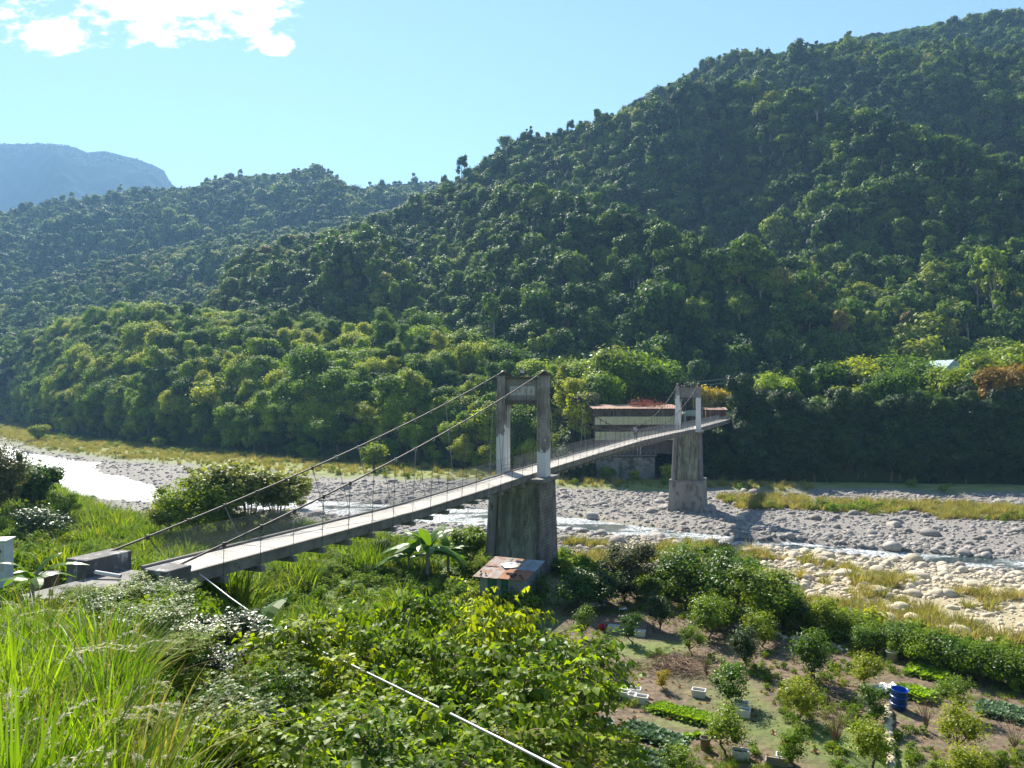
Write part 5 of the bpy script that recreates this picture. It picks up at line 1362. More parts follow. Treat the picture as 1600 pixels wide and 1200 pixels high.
def corr(x0, x1, y0, y1, z0, z1, up=0.0):
    """corrugated sheet from the front edge (y0,z0) to the back (y1,z1)"""
    mb = MB(); n = max(4, int((x1 - x0) / .06)); vs1 = []
    for i in range(n + 1):
        x = x0 + (x1 - x0) * i / n; o_ = up + (.018 if i % 2 else 0); vs1 += [(x, y0, z0 + o_), (x, y1, z1 + o_), (x, y0, z0 + o_ - .012), (x, y1, z1 + o_ - .012)]
    return mb.add(vs1, [(4 * i, 4 * i + 4, 4 * i + 5, 4 * i + 1) for i in range(n)] + [(4 * i + 2, 4 * i + 3, 4 * i + 7, 4 * i + 6) for i in range(n)] + [(4 * i, 4 * i + 2, 4 * i + 6, 4 * i + 4) for i in range(n)])
def wsheet(name, p0, p1, z0, z1, mat):
    mb = MB(); n = 10; v = []
    nx_, ny_ = -(p1[1] - p0[1]), p1[0] - p0[0]; ll = math.hypot(nx_, ny_)
    for i in range(n + 1):
        q = i / n; o_ = .02 if i % 2 else 0; x = p0[0] + (p1[0] - p0[0]) * q + nx_ / ll * o_; y = p0[1] + (p1[1] - p0[1]) * q + ny_ / ll * o_
        v += [(x, y, z0), (x, y, z1)]
    mb.add(v, [(2 * i, 2 * i + 2, 2 * i + 3, 2 * i + 1) for i in range(n)])
    o_ = mb.obj(name, mat, sh); sd_ = o_.modifiers.new('thick', 'SOLIDIFY'); sd_.thickness = .01; return o_
for i, (a, b2, mt) in enumerate(((0, .55, M_greysheet), (.57, 1.2, M_greensheet), (1.22, 1.5, M_greysheet), (1.52, 2.0, M_greensheet), (2.02, 3.1, M_greysheet))):
    wsheet('wall_sheet', (a, 0), (b2, 0), -.2, 1.95, mt)
for i in range(3): wsheet('wall_sheet', (3.12, i * .98), (3.12, i * .98 + .96), -.2, 2.0 + .16 * i, M_greysheet)
wsheet('wall_sheet', (0, 2.95), (0, 0), -.2, 2.1, M_greysheet); wsheet('wall_sheet', (3.1, 2.95), (0, 2.95), -.2, 2.4, M_greysheet)
for (x0, x1, y0, y1, mt, up) in ((-.35, .75, -.4, 1.6, M_oldtin, 0), (.7, 1.5, -.45, 1.5, M_oldtin, .03), (1.42, 3.4, -.42, 1.25, M_rust, .05), (-.3, 1.1, 1.45, 3.2, M_oldtin, .05), (1.0, 2.2, 1.2, 3.25, M_oldtin, .02), (2.15, 3.42, 1.15, 3.2, M_greysheet, .04)):
    zz = lambda y: 2.0 + (y + .4) * .155
    corr(x0, x1, y0, y1, zz(y0), zz(y1), up).obj('roof_sheet', mt, sh)
rr = random.Random(3)
for i in range(9):
    x, y = rr.uniform(2.2, 3.2), rr.uniform(-.3, .1) + (i % 2) * .25; zz0 = 2.0 + (y + .4) * .155 + .07
    MB().box(-.08, .08, -.05, .05, 0, .09).obj('roof_brick', M_dark, sh, (x - 2.3 * (i > 5), y, zz0), (0, 0, rr.uniform(0, 3)))
def crumple(seed, w, l, h, n=14):
    r = np.random.default_rng(seed); u = np.linspace(-.5, .5, n); U, V = np.meshgrid(u, u)
    Z = h * (0.5 + 0.5 * fbm(U * 10 + seed, V * 10, 2.2, 3, seed)) + .02
    X = U * w * (1 + .12 * fbm(U * 5, V * 5, 1.5, 2, seed + 1)); Y = V * l * (1 + .12 * fbm(U * 5, V * 5, 1.5, 2, seed + 2))
    i, j = np.meshgrid(np.arange(n - 1), np.arange(n - 1), indexing='ij'); q = (i * n + j).ravel()
    v = np.stack([X, Y, Z], -1).reshape(-1, 3); f = np.stack([q, q + 1, q + n + 1, q + n], 1)
    return make_mesh('crumpled_sheet', v, f, [M_white])
o_ = link('crumpled_sheet', crumple(3, 1.0, .9, .16), None, Bp(2.25, -8.2, -11.75), (R_(8), 0, .3)); tag(o_, 'crumpled pale plastic sheet lying on the shed roof', 'plastic sheet')

# ------------------------------------------------------------------ garden trees
ck = []
for i, p in enumerate(((0.85, 1.7, .30, 9, 2300, .050), (0.75, 2.0, .25, 9, 2200, .050), (1.0, 1.6, .45, 10, 2600, .052), (0.65, 1.5, .25, 7, 1600, .048), (0.9, 2.2, .2, 12, 2800, .052))):
    ck.append(tree_kind(700 + i, *p, M_citrus, M_bark, tr=.045, flat=1.15, jitter=.7, ragged=.34, lobe=(.2, .46), asp=.42, up=.6, corer=.45))
big_k = [tree_kind(720 + i, *p, M_darkleaf, M_bark, tr=.09, flat=.85, jitter=.7, ragged=.32, lobe=(.14, .32), asp=.5, corer=.6) for i, p in enumerate(((2.2, 3.2, 1.2, 22, 5600, .085), (2.6, 3.6, 1.0, 26, 7000, .085), (1.6, 2.0, .3, 16, 3400, .075)))]
recol2 = {}
def gtree(px, base, top, ki, mat, lab, group='garden trees', cat='tree', kinds=None, name='garden_tree', wide=1.3):
    kinds = kinds or ck; k = kinds[ki]
    x, y, z = gpt(px, base, 14)
    h = (base - top) / F * y; s = h / (k['h0'] + k['H'])
    key = (id(k['crown']), mat.name)
    if key not in recol2:
        cm = k['crown'].copy(); cm.materials[0] = mat; recol2[key] = cm
    e = empty(name, (x, y, z - .03), random.uniform(0, 6.28), lab, cat, group); e.scale = (s * wide, s * wide, s)
    link('crown', recol2[key], e, (0, 0, k['h0'])); link('trunk', k['trunk'], e)
for a in (
 (912, 998, 945, 3, M_citrus, 'small green tree left of the red bucket'), (945, 1050, 985, 1, M_midgreen, 'dark columnar tree right below the red bucket'), (987, 1006, 955, 3, M_citrus, 'light green small tree beside the two white planter boxes by the red bucket'),
 (978, 945, 890, 4, M_darkleaf, 'dark slender tree above the white planter boxes'), (1030, 985, 925, 4, M_darkleaf, 'dark tree in the shade right of the white planter boxes'), (1108, 1000, 930, 2, M_citrus, 'dark bushy tree above the brushwood pile'),
 (1080, 1022, 968, 1, M_weed, 'green tree at the upper right of the brushwood pile'), (1192, 1012, 950, 0, M_yellowgreen, 'bright yellow-green tree beside the row of stones'), (1164, 1046, 975, 4, M_darkleaf, 'dark tree with a yellow top left of the stone row'),
 (1143, 1102, 1030, 0, M_citrus, 'citrus tree standing behind a white planter box in the middle of the garden'), (1133, 1180, 1105, 2, M_citrus, 'bushy citrus tree below the lettuce row with a planter box at its foot'), (1270, 1068, 978, 4, M_midgreen, 'tall dark citrus tree right of the stone row'),
 (1352, 1074, 1015, 0, M_yellowgreen, 'yellow-green citrus tree above the blue barrel'), (1250, 1125, 1052, 0, M_yellowgreen, 'lollipop-shaped yellow-green citrus tree left of the bare shrub'), (1362, 1132, 1066, 3, M_citrus, 'grey-green small tree directly left of the blue barrel'),
 (1362, 1200, 1128, 2, M_yellowgreen, 'bright bushy citrus tree left of the low stone wall'), (1242, 1200, 1130, 3, M_weed, 'sparse pale tree at the bottom below the lollipop citrus'), (1493, 1115, 1045, 1, M_citrus, 'dark citrus tree right of the blue barrel'),
 (1502, 1180, 1105, 2, M_yellowgreen, 'yellow-green citrus tree near the cabbage bed'), (1515, 1240, 1168, 2, M_yellowgreen, 'yellow citrus tree cut by the bottom edge, lower right'), (1350, 1022, 978, 2, M_citrus, 'green bush left of the pale fabric pot'),
 (846, 944, 895, 3, M_citrus, 'small green shrub right beside the tin shed'), (1290, 1002, 930, 4, M_yellowgreen, 'light green tree left of the leaning pole'), (1065, 1240, 1150, 1, M_citrus, 'green tree at the bottom left of the bushy citrus'),
 (1405, 1250, 1200, 3, M_citrus, 'small citrus tree below the stone wall at the bottom edge'), (1585, 1085, 1060, 3, M_lettuce, 'small bright plant at the right edge by the cabbage bed'), (960, 1222, 1140, 1, M_mulberry, 'leafy bush at the bottom beside the teal bottle'),
 (1190, 1230, 1190, 3, M_yellowgreen, 'low bright shrub at the bottom edge beside the wooden frame')):
    gtree(*a)
for a in (
 (1075, 945, 842, 1, M_midgreen, 'large dark round tree at the terrace edge above the garden'), (1150, 962, 858, 0, M_citrus, 'largest green tree at the terrace edge, right of the dark round one'), (1195, 985, 880, 0, M_citrus, 'green tree on the right shoulder of the largest terrace tree'),
 (985, 930, 842, 0, M_olive, 'thin pale-leaved tree left of the dark round terrace tree'), (905, 950, 888, 2, M_midgreen, 'dark bush right of the pier foot'), (940, 948, 893, 2, M_darkleaf, 'dark bush in the middle right of the pier'), (1010, 940, 905, 2, M_citrus, 'green bush below the thin pale tree'),
 (1225, 985, 925, 2, M_midgreen, 'dark low bush at the right foot of the largest terrace tree'), (1120, 985, 935, 2, M_weed, 'pale green bush below the large dark round tree')):
    gtree(*a, group='trees along the terrace edge', kinds=big_k, name='terrace_tree')
HG = [(1260, 985, 935), (1320, 1000, 938), (1340, 985, 945), (1375, 1015, 958), (1400, 1020, 955), (1425, 1030, 965), (1452, 1040, 968), (1480, 1048, 975), (1505, 1055, 985), (1530, 1062, 988), (1558, 1068, 995), (1588, 1074, 1000), (1618, 1082, 1005), (1650, 1090, 1010)]
for i, (px, b_, t_) in enumerate(HG):
    gtree(px, b_, t_ + 14, 2, M_citrus if i % 3 else M_weed, 'green hedge bush ' + ('first', 'second', 'third', 'fourth', 'fifth', 'sixth', 'seventh', 'eighth', 'ninth', 'tenth', 'eleventh', 'twelfth', 'thirteenth', 'last')[i] + ' from the left, far side of the garden', group='hedge bushes', cat='bush', kinds=big_k, name='hedge_bush', wide=1.25)

# shrubs and bamboo left of the bridge
bam = []
for i in range(2):
    g, mb = sprig_tree(740 + i, 2.6, 5.6, 900, 9, .30, droop=.6, nst=16); bam.append(dict(crown=g.mesh('foliage', [M_bamboo]), trunk=mb.mesh('stems', M_twig), h0=0, H=5.6, R=2.6))
def fplant(px, base, top, k, lab, name, cat, group=None, wide=1.0, mat=None):
    x, y, z = gpt(px, base, 28); h = (base - top) / F * y; s = h / (k['h0'] + k['H'])
    e = empty(name, (x, y, z - .1), random.uniform(0, 6.28), lab, cat, group); e.scale = (s * wide, s * wide, s)
    cm = k['crown']
    if mat is not None: cm = cm.copy(); cm.materials[0] = mat
    link('foliage', cm, e, (0, 0, k['h0'])); link('stems', k['trunk'], e)
fplant(310, 850, 735, big_k[1], 'big rounded thicket left of the bridge deck', 'thicket', 'thicket', wide=1.2, mat=M_weed)
fplant(265, 845, 765, big_k[0], 'left shoulder of the big dark thicket', 'thicket', 'thicket', wide=1.1, mat=M_bamboo)
fplant(345, 840, 722, bam[0], 'pale bamboo clump behind the big dark thicket', 'bamboo_clump', 'bamboo', 'bamboo clumps left of the bridge')
fplant(388, 838, 728, bam[1], 'pale bamboo clump between the thicket and the deck', 'bamboo_clump', 'bamboo', 'bamboo clumps left of the bridge')
fplant(432, 832, 735, bam[0], 'pale bamboo clump nearest the bridge deck', 'bamboo_clump', 'bamboo', 'bamboo clumps left of the bridge', wide=1.1)
fplant(470, 800, 745, bam[1], 'thin bamboo clump rising just behind the deck', 'bamboo_clump', 'bamboo', 'bamboo clumps left of the bridge', wide=.7)
fplant(62, 845, 790, big_k[2], 'dark glossy round shrub at the left edge', 'round_shrub', 'shrub', wide=1.3, mat=M_glossy)
fplant(100, 820, 762, big_k[0], 'green bush behind the glossy round shrub', 'round_shrub', 'shrub', wide=1.1, mat=M_bank)
fplant(-4, 825, 676, big_k[1], 'tall loose green tree at the left edge', 'olive_tree', 'tree', wide=.6, mat=M_olive)
fplant(50, 800, 715, bk[4], 'green shrub right of the brownish tree', 'round_shrub', 'shrub', mat=M_bank)
fplant(-40, 830, 680, big_k[0], 'olive tree beyond the left edge', 'olive_tree', 'tree', mat=M_olive)
fplant(735, 895, 822, bam[0], 'bright green reed clump left of the nearer pier', 'reed_clump', 'reeds', wide=.9, mat=M_grass)
fplant(755, 912, 865, big_k[2], 'pale green bush at the left foot of the pier', 'round_shrub', 'shrub', wide=1.0, mat=M_weed)
fplant(605, 880, 838, big_k[2], 'low dark bush left of the banana plants', 'round_shrub', 'shrub', wide=.9)
for i, (px, b_, t_) in enumerate(((420, 915, 880), (455, 905, 875), (505, 900, 872), (545, 890, 862), (580, 900, 880), (520, 880, 858), (470, 920, 895), (610, 902, 884))):
    fplant(px, b_, t_, big_k[2], 'vine-covered mound under the bridge deck, ' + ('left part' if px < 480 else 'middle part' if px < 560 else 'right part'), 'vine_mound', 'bush', 'vine-covered mounds under the deck', wide=1.7, mat=M_weed)
for (px, b_, t_, lab) in ((250, 702, 682, 'green shrub alone on the far grass flat'), (60, 690, 662, 'pale green shrub at the far left of the grass flat'), (145, 684, 668, 'bushy shrub at the foot of the ridge on the left'), (585, 735, 690, 'light green shrub on the far bank behind the bridge cable'), (470, 712, 698, 'small light shrub on the far grass flat behind the cables')):
    fplant(px, b_, t_, bk[4], lab, 'flat_shrub', 'shrub', mat=M_weed)

for (x, y, s_, lab) in ((20.5, 166.8, .8, 'green shrub before the left end of the retaining wall'), (26.5, 167, .55, 'low shrub before the middle of the retaining wall'), (34, 168, .9, 'green shrub right of the retaining wall'), (16.5, 168, 1.0, 'shrub left of the yellow-panelled building')):
    plant('wall_shrub', bk[4], (x, y, float(gz(x, y)) - .2), s_, lab, 'shrubs by the retaining wall', 'shrub')
# banana plants
def banana(px, base, top, lab, n=11, s0=1.0, D=None):
    x, y, z = gpt(px, base, 20) if D is None else (lambda p: (p[0], p[1], float(gz(p[0], p[1]))))(((px - 800) / F * D, D))
    h = (HOR - top) / F * y - z
    e = empty('banana_plant', (x, y, z - .1), random.uniform(0, 6), lab, 'banana plant', 'banana plants')
    MB().tube([(0, 0, 0), (.05, 0, h * .3), (.02, .03, h * .55)], [h * .035, h * .03, h * .02], 8).obj('stem', M_palebark, e, smooth_sh=True)
    rr = random.Random(int(px))
    for i in range(n):
        a = i * 2.4 + rr.uniform(-.3, .3); ln = h * rr.uniform(.55, .85); el_ = rr.uniform(.35, 1.4); mb = MB(); v = []; W = h * .085; ns = 9
        for k in range(ns + 1):
            q = k / ns; rad = ln * (math.cos(el_) * q + .28 * q * q); zz = h * .42 + ln * (math.sin(el_) * q - .62 * q ** 2.2 * (1.5 - el_ * .6))
            w = W * (math.sin(math.pi * min(1, q * .93 + .07)) ** .55) * (0.15 if q < .12 else 1)
            cx, cy2 = math.cos(a) * rad, math.sin(a) * rad; sx, sy = -math.sin(a) * w, math.cos(a) * w
            v += [(cx + sx, cy2 + sy, zz - w * .25), (cx, cy2, zz), (cx - sx, cy2 - sy, zz - w * .25)]
        mb.add(v, [(3 * k + j, 3 * k + j + 1, 3 * k + j + 4, 3 * k + j + 3) for k in range(ns) for j in (0, 1)])
        me = make_mesh('leaf', mb.v, mb.f, [M_banana], np.full(len(mb.v), rr.uniform(.2, .9))); link('leaf', me, e)
banana(668, 905, 800, 'tallest banana plant left of the nearer pier', 20)
banana(700, 900, 822, 'second banana plant, just right of the tallest one', 17)
banana(640, 900, 828, 'banana plant on the left of the group near the pier', 17)
banana(52, 930, 838, 'broad-leaved banana plant at the left edge behind the grass', 8, D=24)
banana(392, 950, 905, 'small banana plant beside the silver pipe', 7, D=20)

# ------------------------------------------------------------------ things in the garden
M_lettrow = M_lettuce
def head_geo(seed, n, R, H, leaf):
    r = np.random.default_rng(seed); g = Geo(); a = np.arange(n) * 2.4; q = np.arange(n) / n
    d = np.stack([np.cos(a) * (q + .15), np.sin(a) * (q + .15), 1.1 - q], 1); d /= np.linalg.norm(d, axis=1, keepdims=True)
    pos = np.stack([np.cos(a) * R * .12, np.sin(a) * R * .12, np.full(n, .0)], 1)
    v, f = folded(pos, d, np.stack([-np.cos(a), -np.sin(a), np.full(n, .6)], 1), np.full(n, leaf) * (0.7 + .5 * q), .45, .15); return g.add(v, f, np.repeat(r.uniform(.2, 1, n), 5))
let_me = [head_geo(800 + i, 26, .16, .2, .30).mesh('lettuce', [M_lettuce]) for i in range(2)]
cab_me = [head_geo(810 + i, 22, .2, .2, .32).mesh('cabbage', [M_cabbage]) for i in range(2)]
def rowbed(p0, p1, rows_, n, w, meshes, name, label, group, cat, s=1.0):
    a = np.array(gpt(*p0, 18)[:2]); b = np.array(gpt(*p1, 18)[:2]); d = b - a; nrm = np.array([-d[1], d[0]]) / np.hypot(*d)
    for k in range(rows_):
        for i in range(n):
            p = a + d * (i + random.uniform(-.2, .2)) / max(1, n - 1) + nrm * ((k - (rows_ - 1) / 2) * w + random.uniform(-.05, .05))
            o = link(name, random.choice(meshes), None, (p[0], p[1], float(gz(p[0], p[1])) + .02), (0, 0, random.uniform(0, 6)), (s * random.uniform(.85, 1.2),) * 3)
            tag(o, label, cat, group)
rowbed((1025, 1108), (1108, 1128), 3, 19, .28, let_me, 'lettuce', 'bright green lettuce in the dense row below the brushwood pile', 'lettuces in the bright row', 'lettuce', 1.15)
rowbed((985, 1140), (1060, 1165), 3, 9, .42, cab_me, 'cabbage', 'blue-green cabbage in the bed left of the bushy citrus', 'cabbages left of the bushy citrus', 'cabbage')
rowbed((985, 1182), (1055, 1202), 3, 8, .42, cab_me, 'cabbage', 'blue-green cabbage in the bed at the bottom edge', 'cabbages at the bottom edge', 'cabbage')
rowbed((1535, 1108), (1605, 1125), 4, 9, .40, cab_me, 'cabbage', 'blue-green cabbage in the bed at the right edge', 'cabbages at the right edge', 'cabbage')
rowbed((1408, 1083), (1446, 1092), 2, 6, .5, let_me, 'leafy_vegetable', 'light green leafy vegetable right of the blue barrel', 'vegetables by the barrel', 'vegetable', 1.7)
rowbed((935, 1078), (968, 1088), 3, 6, .4, let_me, 'leafy_vegetable', 'green leafy vegetable left of the four planter boxes', 'vegetables by the planter boxes', 'vegetable', 1.4)
rowbed((1430, 1050), (1475, 1060), 3, 6, .5, let_me, 'leafy_vegetable', 'soft green vegetable in front of the right hedge', 'vegetables before the hedge', 'vegetable', 1.3)
rowbed((975, 1150), (1120, 1150), 1, 10, .5, let_me, 'leafy_vegetable', 'small green vegetable between the lettuce row and the cabbages', 'vegetables between the beds', 'vegetable', .8)

def box_planter(px, py, lab, w=.62, l=.42, h=.34, rz=0.0):
    x, y, z = gpt(px, py, 18); e = empty('planter_box', (x, y, z - .02), rz, lab, 'planter box', 'white foam planter boxes')
    mb = MB(); t_ = .04; a, b = w / 2, l / 2
    ring = lambda a, b, z: [(-a, -b, z), (a, -b, z), (a, b, z), (-a, b, z)]
    mb.add(ring(a * .92, b * .92, 0) + ring(a, b, h) + ring(a - t_, b - t_, h) + ring(a * .92 - t_, b * .92 - t_, h * .7), [(3, 2, 1, 0)] + [(k, (k + 1) % 4, 4 + (k + 1) % 4, 4 + k) for k in range(4)] + [(4 + k, 4 + (k + 1) % 4, 8 + (k + 1) % 4, 8 + k) for k in range(4)] + [(8 + k, 8 + (k + 1) % 4, 12 + (k + 1) % 4, 12 + k) for k in range(4)])
    mb.obj('box_wall', M_white, e); MB().box(-a * .92 + t_ + .005, a * .92 - t_ - .005, -b * .92 + t_ + .005, b * .92 - t_ - .005, h * .4, h * .72).obj('soil', M_soil, e)
for a in ((974, 1090, 'leftmost white planter box of the group of four'), (991, 1086, 'rear white planter box of the group of four'), (988, 1095, 'small middle white planter box of the group of four'), (1002, 1098, 'frontmost white planter box of the group of four'),
          (1092, 1088, 'lone white planter box above the lettuce row'), (1158, 1108, 'white planter box under the citrus tree in mid garden'), (1161, 1119, 'white planter box just below the one under the citrus tree'), (1157, 1185, 'white planter box at the foot of the bushy citrus'),
          (959, 986, 'white planter box right beside the red bucket'), (1000, 994, 'white planter box right of the small light green tree'), (1226, 1193, 'brown-filled white box at the bottom edge')):
    box_planter(*a, rz=random.uniform(-.5, -.1), **({'w': .4, 'l': .4} if 'small' in a[2] and 'middle' in a[2] else {}))
def bucket(name, px, py, r0, r1, h, mat, lab, cat, tilt=0):
    x, y, z = gpt(px, py, 18); e = empty(name, (x, y, z - .02), 0, lab, cat); e.rotation_euler = (tilt, tilt * .5, 0)
    MB().lathe([(0, .01), (r0, 0), (r1, h), (r1 + .02, h), (r1 + .02, h - .03), (r1 + .005, h - .04)], 20).obj('shell', mat, e, smooth_sh=True); MB().lathe([(r1 - .01, h - .005), (r0 * .97, .05), (0, .05)], 20).obj('inner_wall', mat, e)
    return e
e = bucket('blue_barrel', 1404, 1108, .30, .34, .92, M_blue, 'tall blue plastic barrel beside the low stone wall', 'barrel', .06)
for z in (.3, .62): MB().lathe([(.32 + z * .045, z - .02), (.345 + z * .045, z), (.32 + z * .045, z + .02)], 20).obj('hoop', M_blue, e)
bucket('red_bucket', 940, 985, .15, .18, .36, M_red, 'red plastic bucket on the bare soil beside a white planter box', 'bucket')
e = bucket('fabric_pot', 1394, 1033, .27, .29, .52, surfmat('pale_green_fabric', (0.50, 0.55, 0.38), (0.6, 0.64, 0.48), scale=2, bump=.1), 'pale green-white fabric pot in front of the hedge', 'pot')
g, _ = crown_geo(830, .35, .6, 5, 260, .06, core=False); tag(link('potted_plant', g.mesh('potted_plant', [M_weed]), None, tuple(Vector(e.location) + Vector((0, 0, .5)))), 'thin green plant growing in the pale fabric pot', 'plant')
bucket('grey_basin', 945, 1135, .30, .38, .25, M_greysheet, 'grey basin at the edge of the thicket below the planter boxes', 'basin')
bucket('cement_pot', 1102, 1172, .17, .19, .5, M_palebark, 'pale upright cylinder pot left of the bushy citrus', 'pot')
bucket('teal_bottle', 1037, 1188, .10, .06, .42, surfmat('teal_plastic', (0.03, 0.25, 0.22), (0.05, 0.33, 0.30), scale=2, rough=.4, bump=.02), 'teal plastic bottle in the cabbage bed at the bottom', 'bottle', .1)
for (px, py, w, l, lab, rz) in ((930, 948, 1.15, 1.0, 'pale sheet draped on the ground in the shade near the pier', .4), (1385, 1078, 1.3, .9, 'whitish crumpled cover behind the blue barrel', .2), (1158, 965, .9, .35, 'narrow pale board beside the terrace trees', -.5), (973, 955, .5, .5, 'small pale lump of sheeting near the slender tree', 0), (925, 1055, .4, .3, 'small pale scrap by the soil patch', .3)):
    x, y, z = gpt(px, py, 18); tag(link('ground_sheet', crumple(int(px), w, l, .25), None, (x, y, z), (0, 0, rz)), lab, 'plastic sheet')
# small teal bits of netting in the plot under the bridge
for (px, py, lab) in ((596, 862, 'teal tub in the green plot beyond the deck'), (553, 884, 'teal netting scrap in the green plot beyond the deck')):
    x, y, z = gpt(px, py, 40); tag(link('teal_tub', MB().lathe([(0, .02), (.4, 0), (.5, .4), (.46, .4), (.38, .08), (0, .08)], 14).mesh('teal_tub', surfmat('teal_tub', (0.08, 0.32, 0.28), (0.12, 0.4, 0.35), scale=2)), None, (x, y, z)), lab, 'tub')
# low stone wall and row of stones
wl = empty('low_stone_wall', gpt(1388, 1115, 18), 0, 'low dry stone wall running down from the blue barrel', 'wall')
a = np.array(gpt(1386, 1112, 18)); b = np.array(gpt(1394, 1225, 18)); n = 46
for i in range(n):
    for lay in range(2):
        p = a + (b - a) * (i + .5 * lay) / n; s = random.uniform(.12, .17)
        o = link('stone', random.choice(st_low), wl, (p[0] - a[0] + random.uniform(-.07, .07), p[1] - a[1], float(gz(p[0], p[1])) - a[2] + .08 + lay * .17), (random.uniform(-.4, .4), 0, random.uniform(0, 6)), (s, s, s * .9))
wl.location = tuple(a)
bd = empty('stone_border', gpt(1215, 990, 18), 0, 'border of rough pale stones across the garden below the hedge', 'stone border'); a = np.array(gpt(1212, 992, 18)); b = np.array(gpt(1325, 1018, 18)); bd.location = tuple(a)
for i in range(44):
    p = a + (b - a) * i / 43; s = random.uniform(.10, .19)
    link('stone', random.choice(st_low), bd, (p[0] - a[0] + random.uniform(-.2, .2), p[1] - a[1] + random.uniform(-.35, .35), float(gz(p[0], p[1])) - a[2] + .05), (random.uniform(-.4, .4), 0, random.uniform(0, 6)), (s, s, s))
# brushwood pile, bare shrubs
def twigs(seed, n, R, H, fan, m_=M_twig, rad=.008, name='twigs'):
    rr = random.Random(seed); mb = MB()
    for i in range(n):
        if fan:
            a = rr.uniform(0, 6.28); q = rr.uniform(.2, 1); p0 = (0, 0, 0); p2 = (math.cos(a) * R * q, math.sin(a) * R * q, H * rr.uniform(.6, 1)); p1 = (p2[0] * .35, p2[1] * .35, p2[2] * .5)
            mb.tube([p0, p1, p2], [rad * 1.8, rad, rad * .4], 4, False)
            for _ in range(3):
                s = rr.uniform(.4, 1); b_ = Vector(p1).lerp(Vector(p2), s); mb.tube([b_, b_ + Vector((rr.uniform(-.25, .25), rr.uniform(-.25, .25), rr.uniform(.05, .35)))], [rad * .5, rad * .3], 3, False)
        else:
            a = rr.gauss(0, R * .35), rr.gauss(0, R * .35); d = rr.uniform(0, 6.28); l = rr.uniform(.4, 1.1); z = max(.02, H * (1 - math.hypot(*a) / R) * rr.random())
            mb.tube([(a[0], a[1], z), (a[0] + math.cos(d) * l / 2, a[1] + math.sin(d) * l / 2, z + rr.uniform(-.05, .15)), (a[0] + math.cos(d + .3) * l, a[1] + math.sin(d + .3) * l, max(0.01, z + rr.uniform(-.15, .25)))], [rad, rad * .8, rad * .4], 3, False)
    return mb.mesh(name, m_)
x, y, z = gpt(1055, 1045, 18)
bp_ = link('brushwood_pile', twigs(1, 620, 2.1, .7, False, rad=.012), None, (x, y, z)); tag(bp_, 'brown heap of dry cut branches in the middle of the garden', 'brushwood pile')
x2, y2, z2 = gpt(1290, 1090, 18); tag(link('brushwood_pile', twigs(2, 240, 1.2, .45, False, M_bark, rad=.012), None, (x2, y2, z2)), 'darker low heap of twigs behind the bare shrub', 'brushwood pile')
for (px, py, R0, H0, lab, n) in ((1305, 1165, .9, 1.7, 'leafless brown shrub between the lollipop citrus and the bright bushy one', 46), (1447, 1142, .7, 1.5, 'leafless small tree right of the blue barrel', 22), (1105, 1060, .6, 1.5, 'thin bare shrub right of the brushwood pile', 18), (1585, 1170, .9, 1.3, 'bare pale branches at the lower right edge', 20), (1020, 985, 1.0, 1.2, 'thin bare branches in the shade above the brushwood', 18), (1245, 990, .8, 1.3, 'bare twigs at the edge of the terrace bushes', 14)):
    x, y, z = gpt(px, py, 18); tag(link('bare_shrub', twigs(int(px), n, R0, H0, True), None, (x, y, z)), lab, 'bare shrub')
gtree(1037, 1078, 1045, 3, M_yellowflower, 'yellow-leaved plant at the lower corner of the brushwood pile', cat='plant')
x, y, z = gpt(1318, 995, 18); tag(MB().tube([(0, 0, 0), (.45, 0, 1.75)], .03, 6).obj('leaning_pole', M_pipe, None, (x, y, z)), 'pale pole leaning among the hedge bushes', 'pole')
for k, (px, py) in enumerate(((1378, 1022), (1383, 1019))):
    x, y, z = gpt(px, py, 18); tag(MB().tube([(0, 0, 0), (.03, 0, 1.3)], .022, 6).obj('stake', M_pipe, None, (x, y, z)), ('left' if k == 0 else 'right') + ' of two thin pale stakes beside the fabric pot', 'stake')
x, y, z = gpt(1165, 1165, 18)
pts = [Vector(gpt(px, py, 18)) + Vector((0, 0, .04)) for px, py in ((1168, 1160), (1176, 1162), (1182, 1168), (1180, 1175), (1172, 1180))]
tag(MB().tube(pts, .022, 6).obj('garden_hose', M_white), 'pale curved hose on the grass right of the bushy citrus', 'hose')
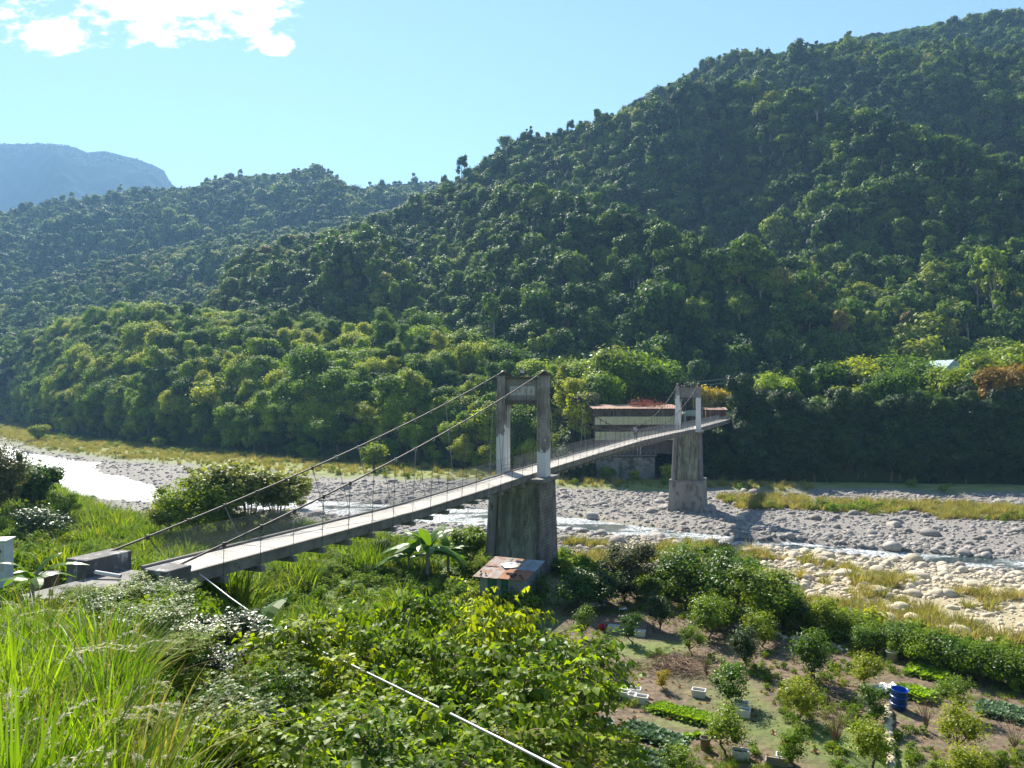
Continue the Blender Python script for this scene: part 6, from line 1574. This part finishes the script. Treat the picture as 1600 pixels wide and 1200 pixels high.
pts = [Vector(gpt(px, py, 18)) + Vector((0, 0, .5)) for px, py in ((995, 928), (1020, 927), (1048, 930))]
tag(MB().tube(pts, .02, 6).obj('horizontal_pole', M_twig), 'thin horizontal pole under the terrace trees', 'pole')
fr = empty('wooden_frame', gpt(1222, 1198, 18), R_(-20), 'weathered wooden frame with a small box at the bottom edge', 'frame')
MB().box(-.6, .2, -.03, .03, 0, .3).obj('board', M_palebark, fr); MB().box(-.6, -.54, -.5, -.032, 0, .3).obj('board', M_palebark, fr)
# wire arc above the shed front and a dangling seed head on its stalk
o_ = MB().tube([Bp(1.0, -10.4, -13.6), Bp(1.8, -10.5, -13.5), Bp(2.4, -10.45, -13.0), Bp(2.55, -10.4, -12.4)], .02, 5).obj('bent_rod', M_greysheet); tag(o_, 'thin bent grey-green rod in front of the shed', 'rod')

# leafy twigs of litter on the soil
cover('soil_litter', 2600, 1, 40, 22, 60, lambda x, y: garden(x, y), [source('kind', head_geo(840 + i, 7, .1, .05, .09).mesh('litter', [M_deadleaf])) for i in range(3)], .7, 1.8, 'dry leaf litter scattered on the garden soil', 61, 'leaf litter')
# landslide scar
u0 = [(172, 272), (182, 272), (196, 281), (207, 288), (205, 290), (190, 281), (178, 276)]
h_ = [((px - 800) / F * 2480, 2480, (HOR - py) / F * 2480) for px, py in u0]

# ------------------------------------------------------------------ haze
HAZE = 0.000155
hm = bpy.data.materials.new('haze_air'); hm.use_nodes = True; t = hm.node_tree; t.nodes.clear()
o = t.nodes.new('ShaderNodeOutputMaterial'); pv_ = t.nodes.new('ShaderNodeVolumePrincipled')
pv_.inputs['Color'].default_value = (0.30, 0.58, 1.0, 1); pv_.inputs['Density'].default_value = HAZE; pv_.inputs['Anisotropy'].default_value = 0.2
t.links.new(pv_.outputs[0], o.inputs['Volume'])
top_z = max(float(h.Z.max()) for h in (hill_far, hill_mid, hill_big)) + 45
hz = MB().box(-4200, 4200, -450, 5600, -23, top_z).obj('haze', hm); hz['kind'] = 'stuff'; hz['label'] = 'thin bluish air over the valley'
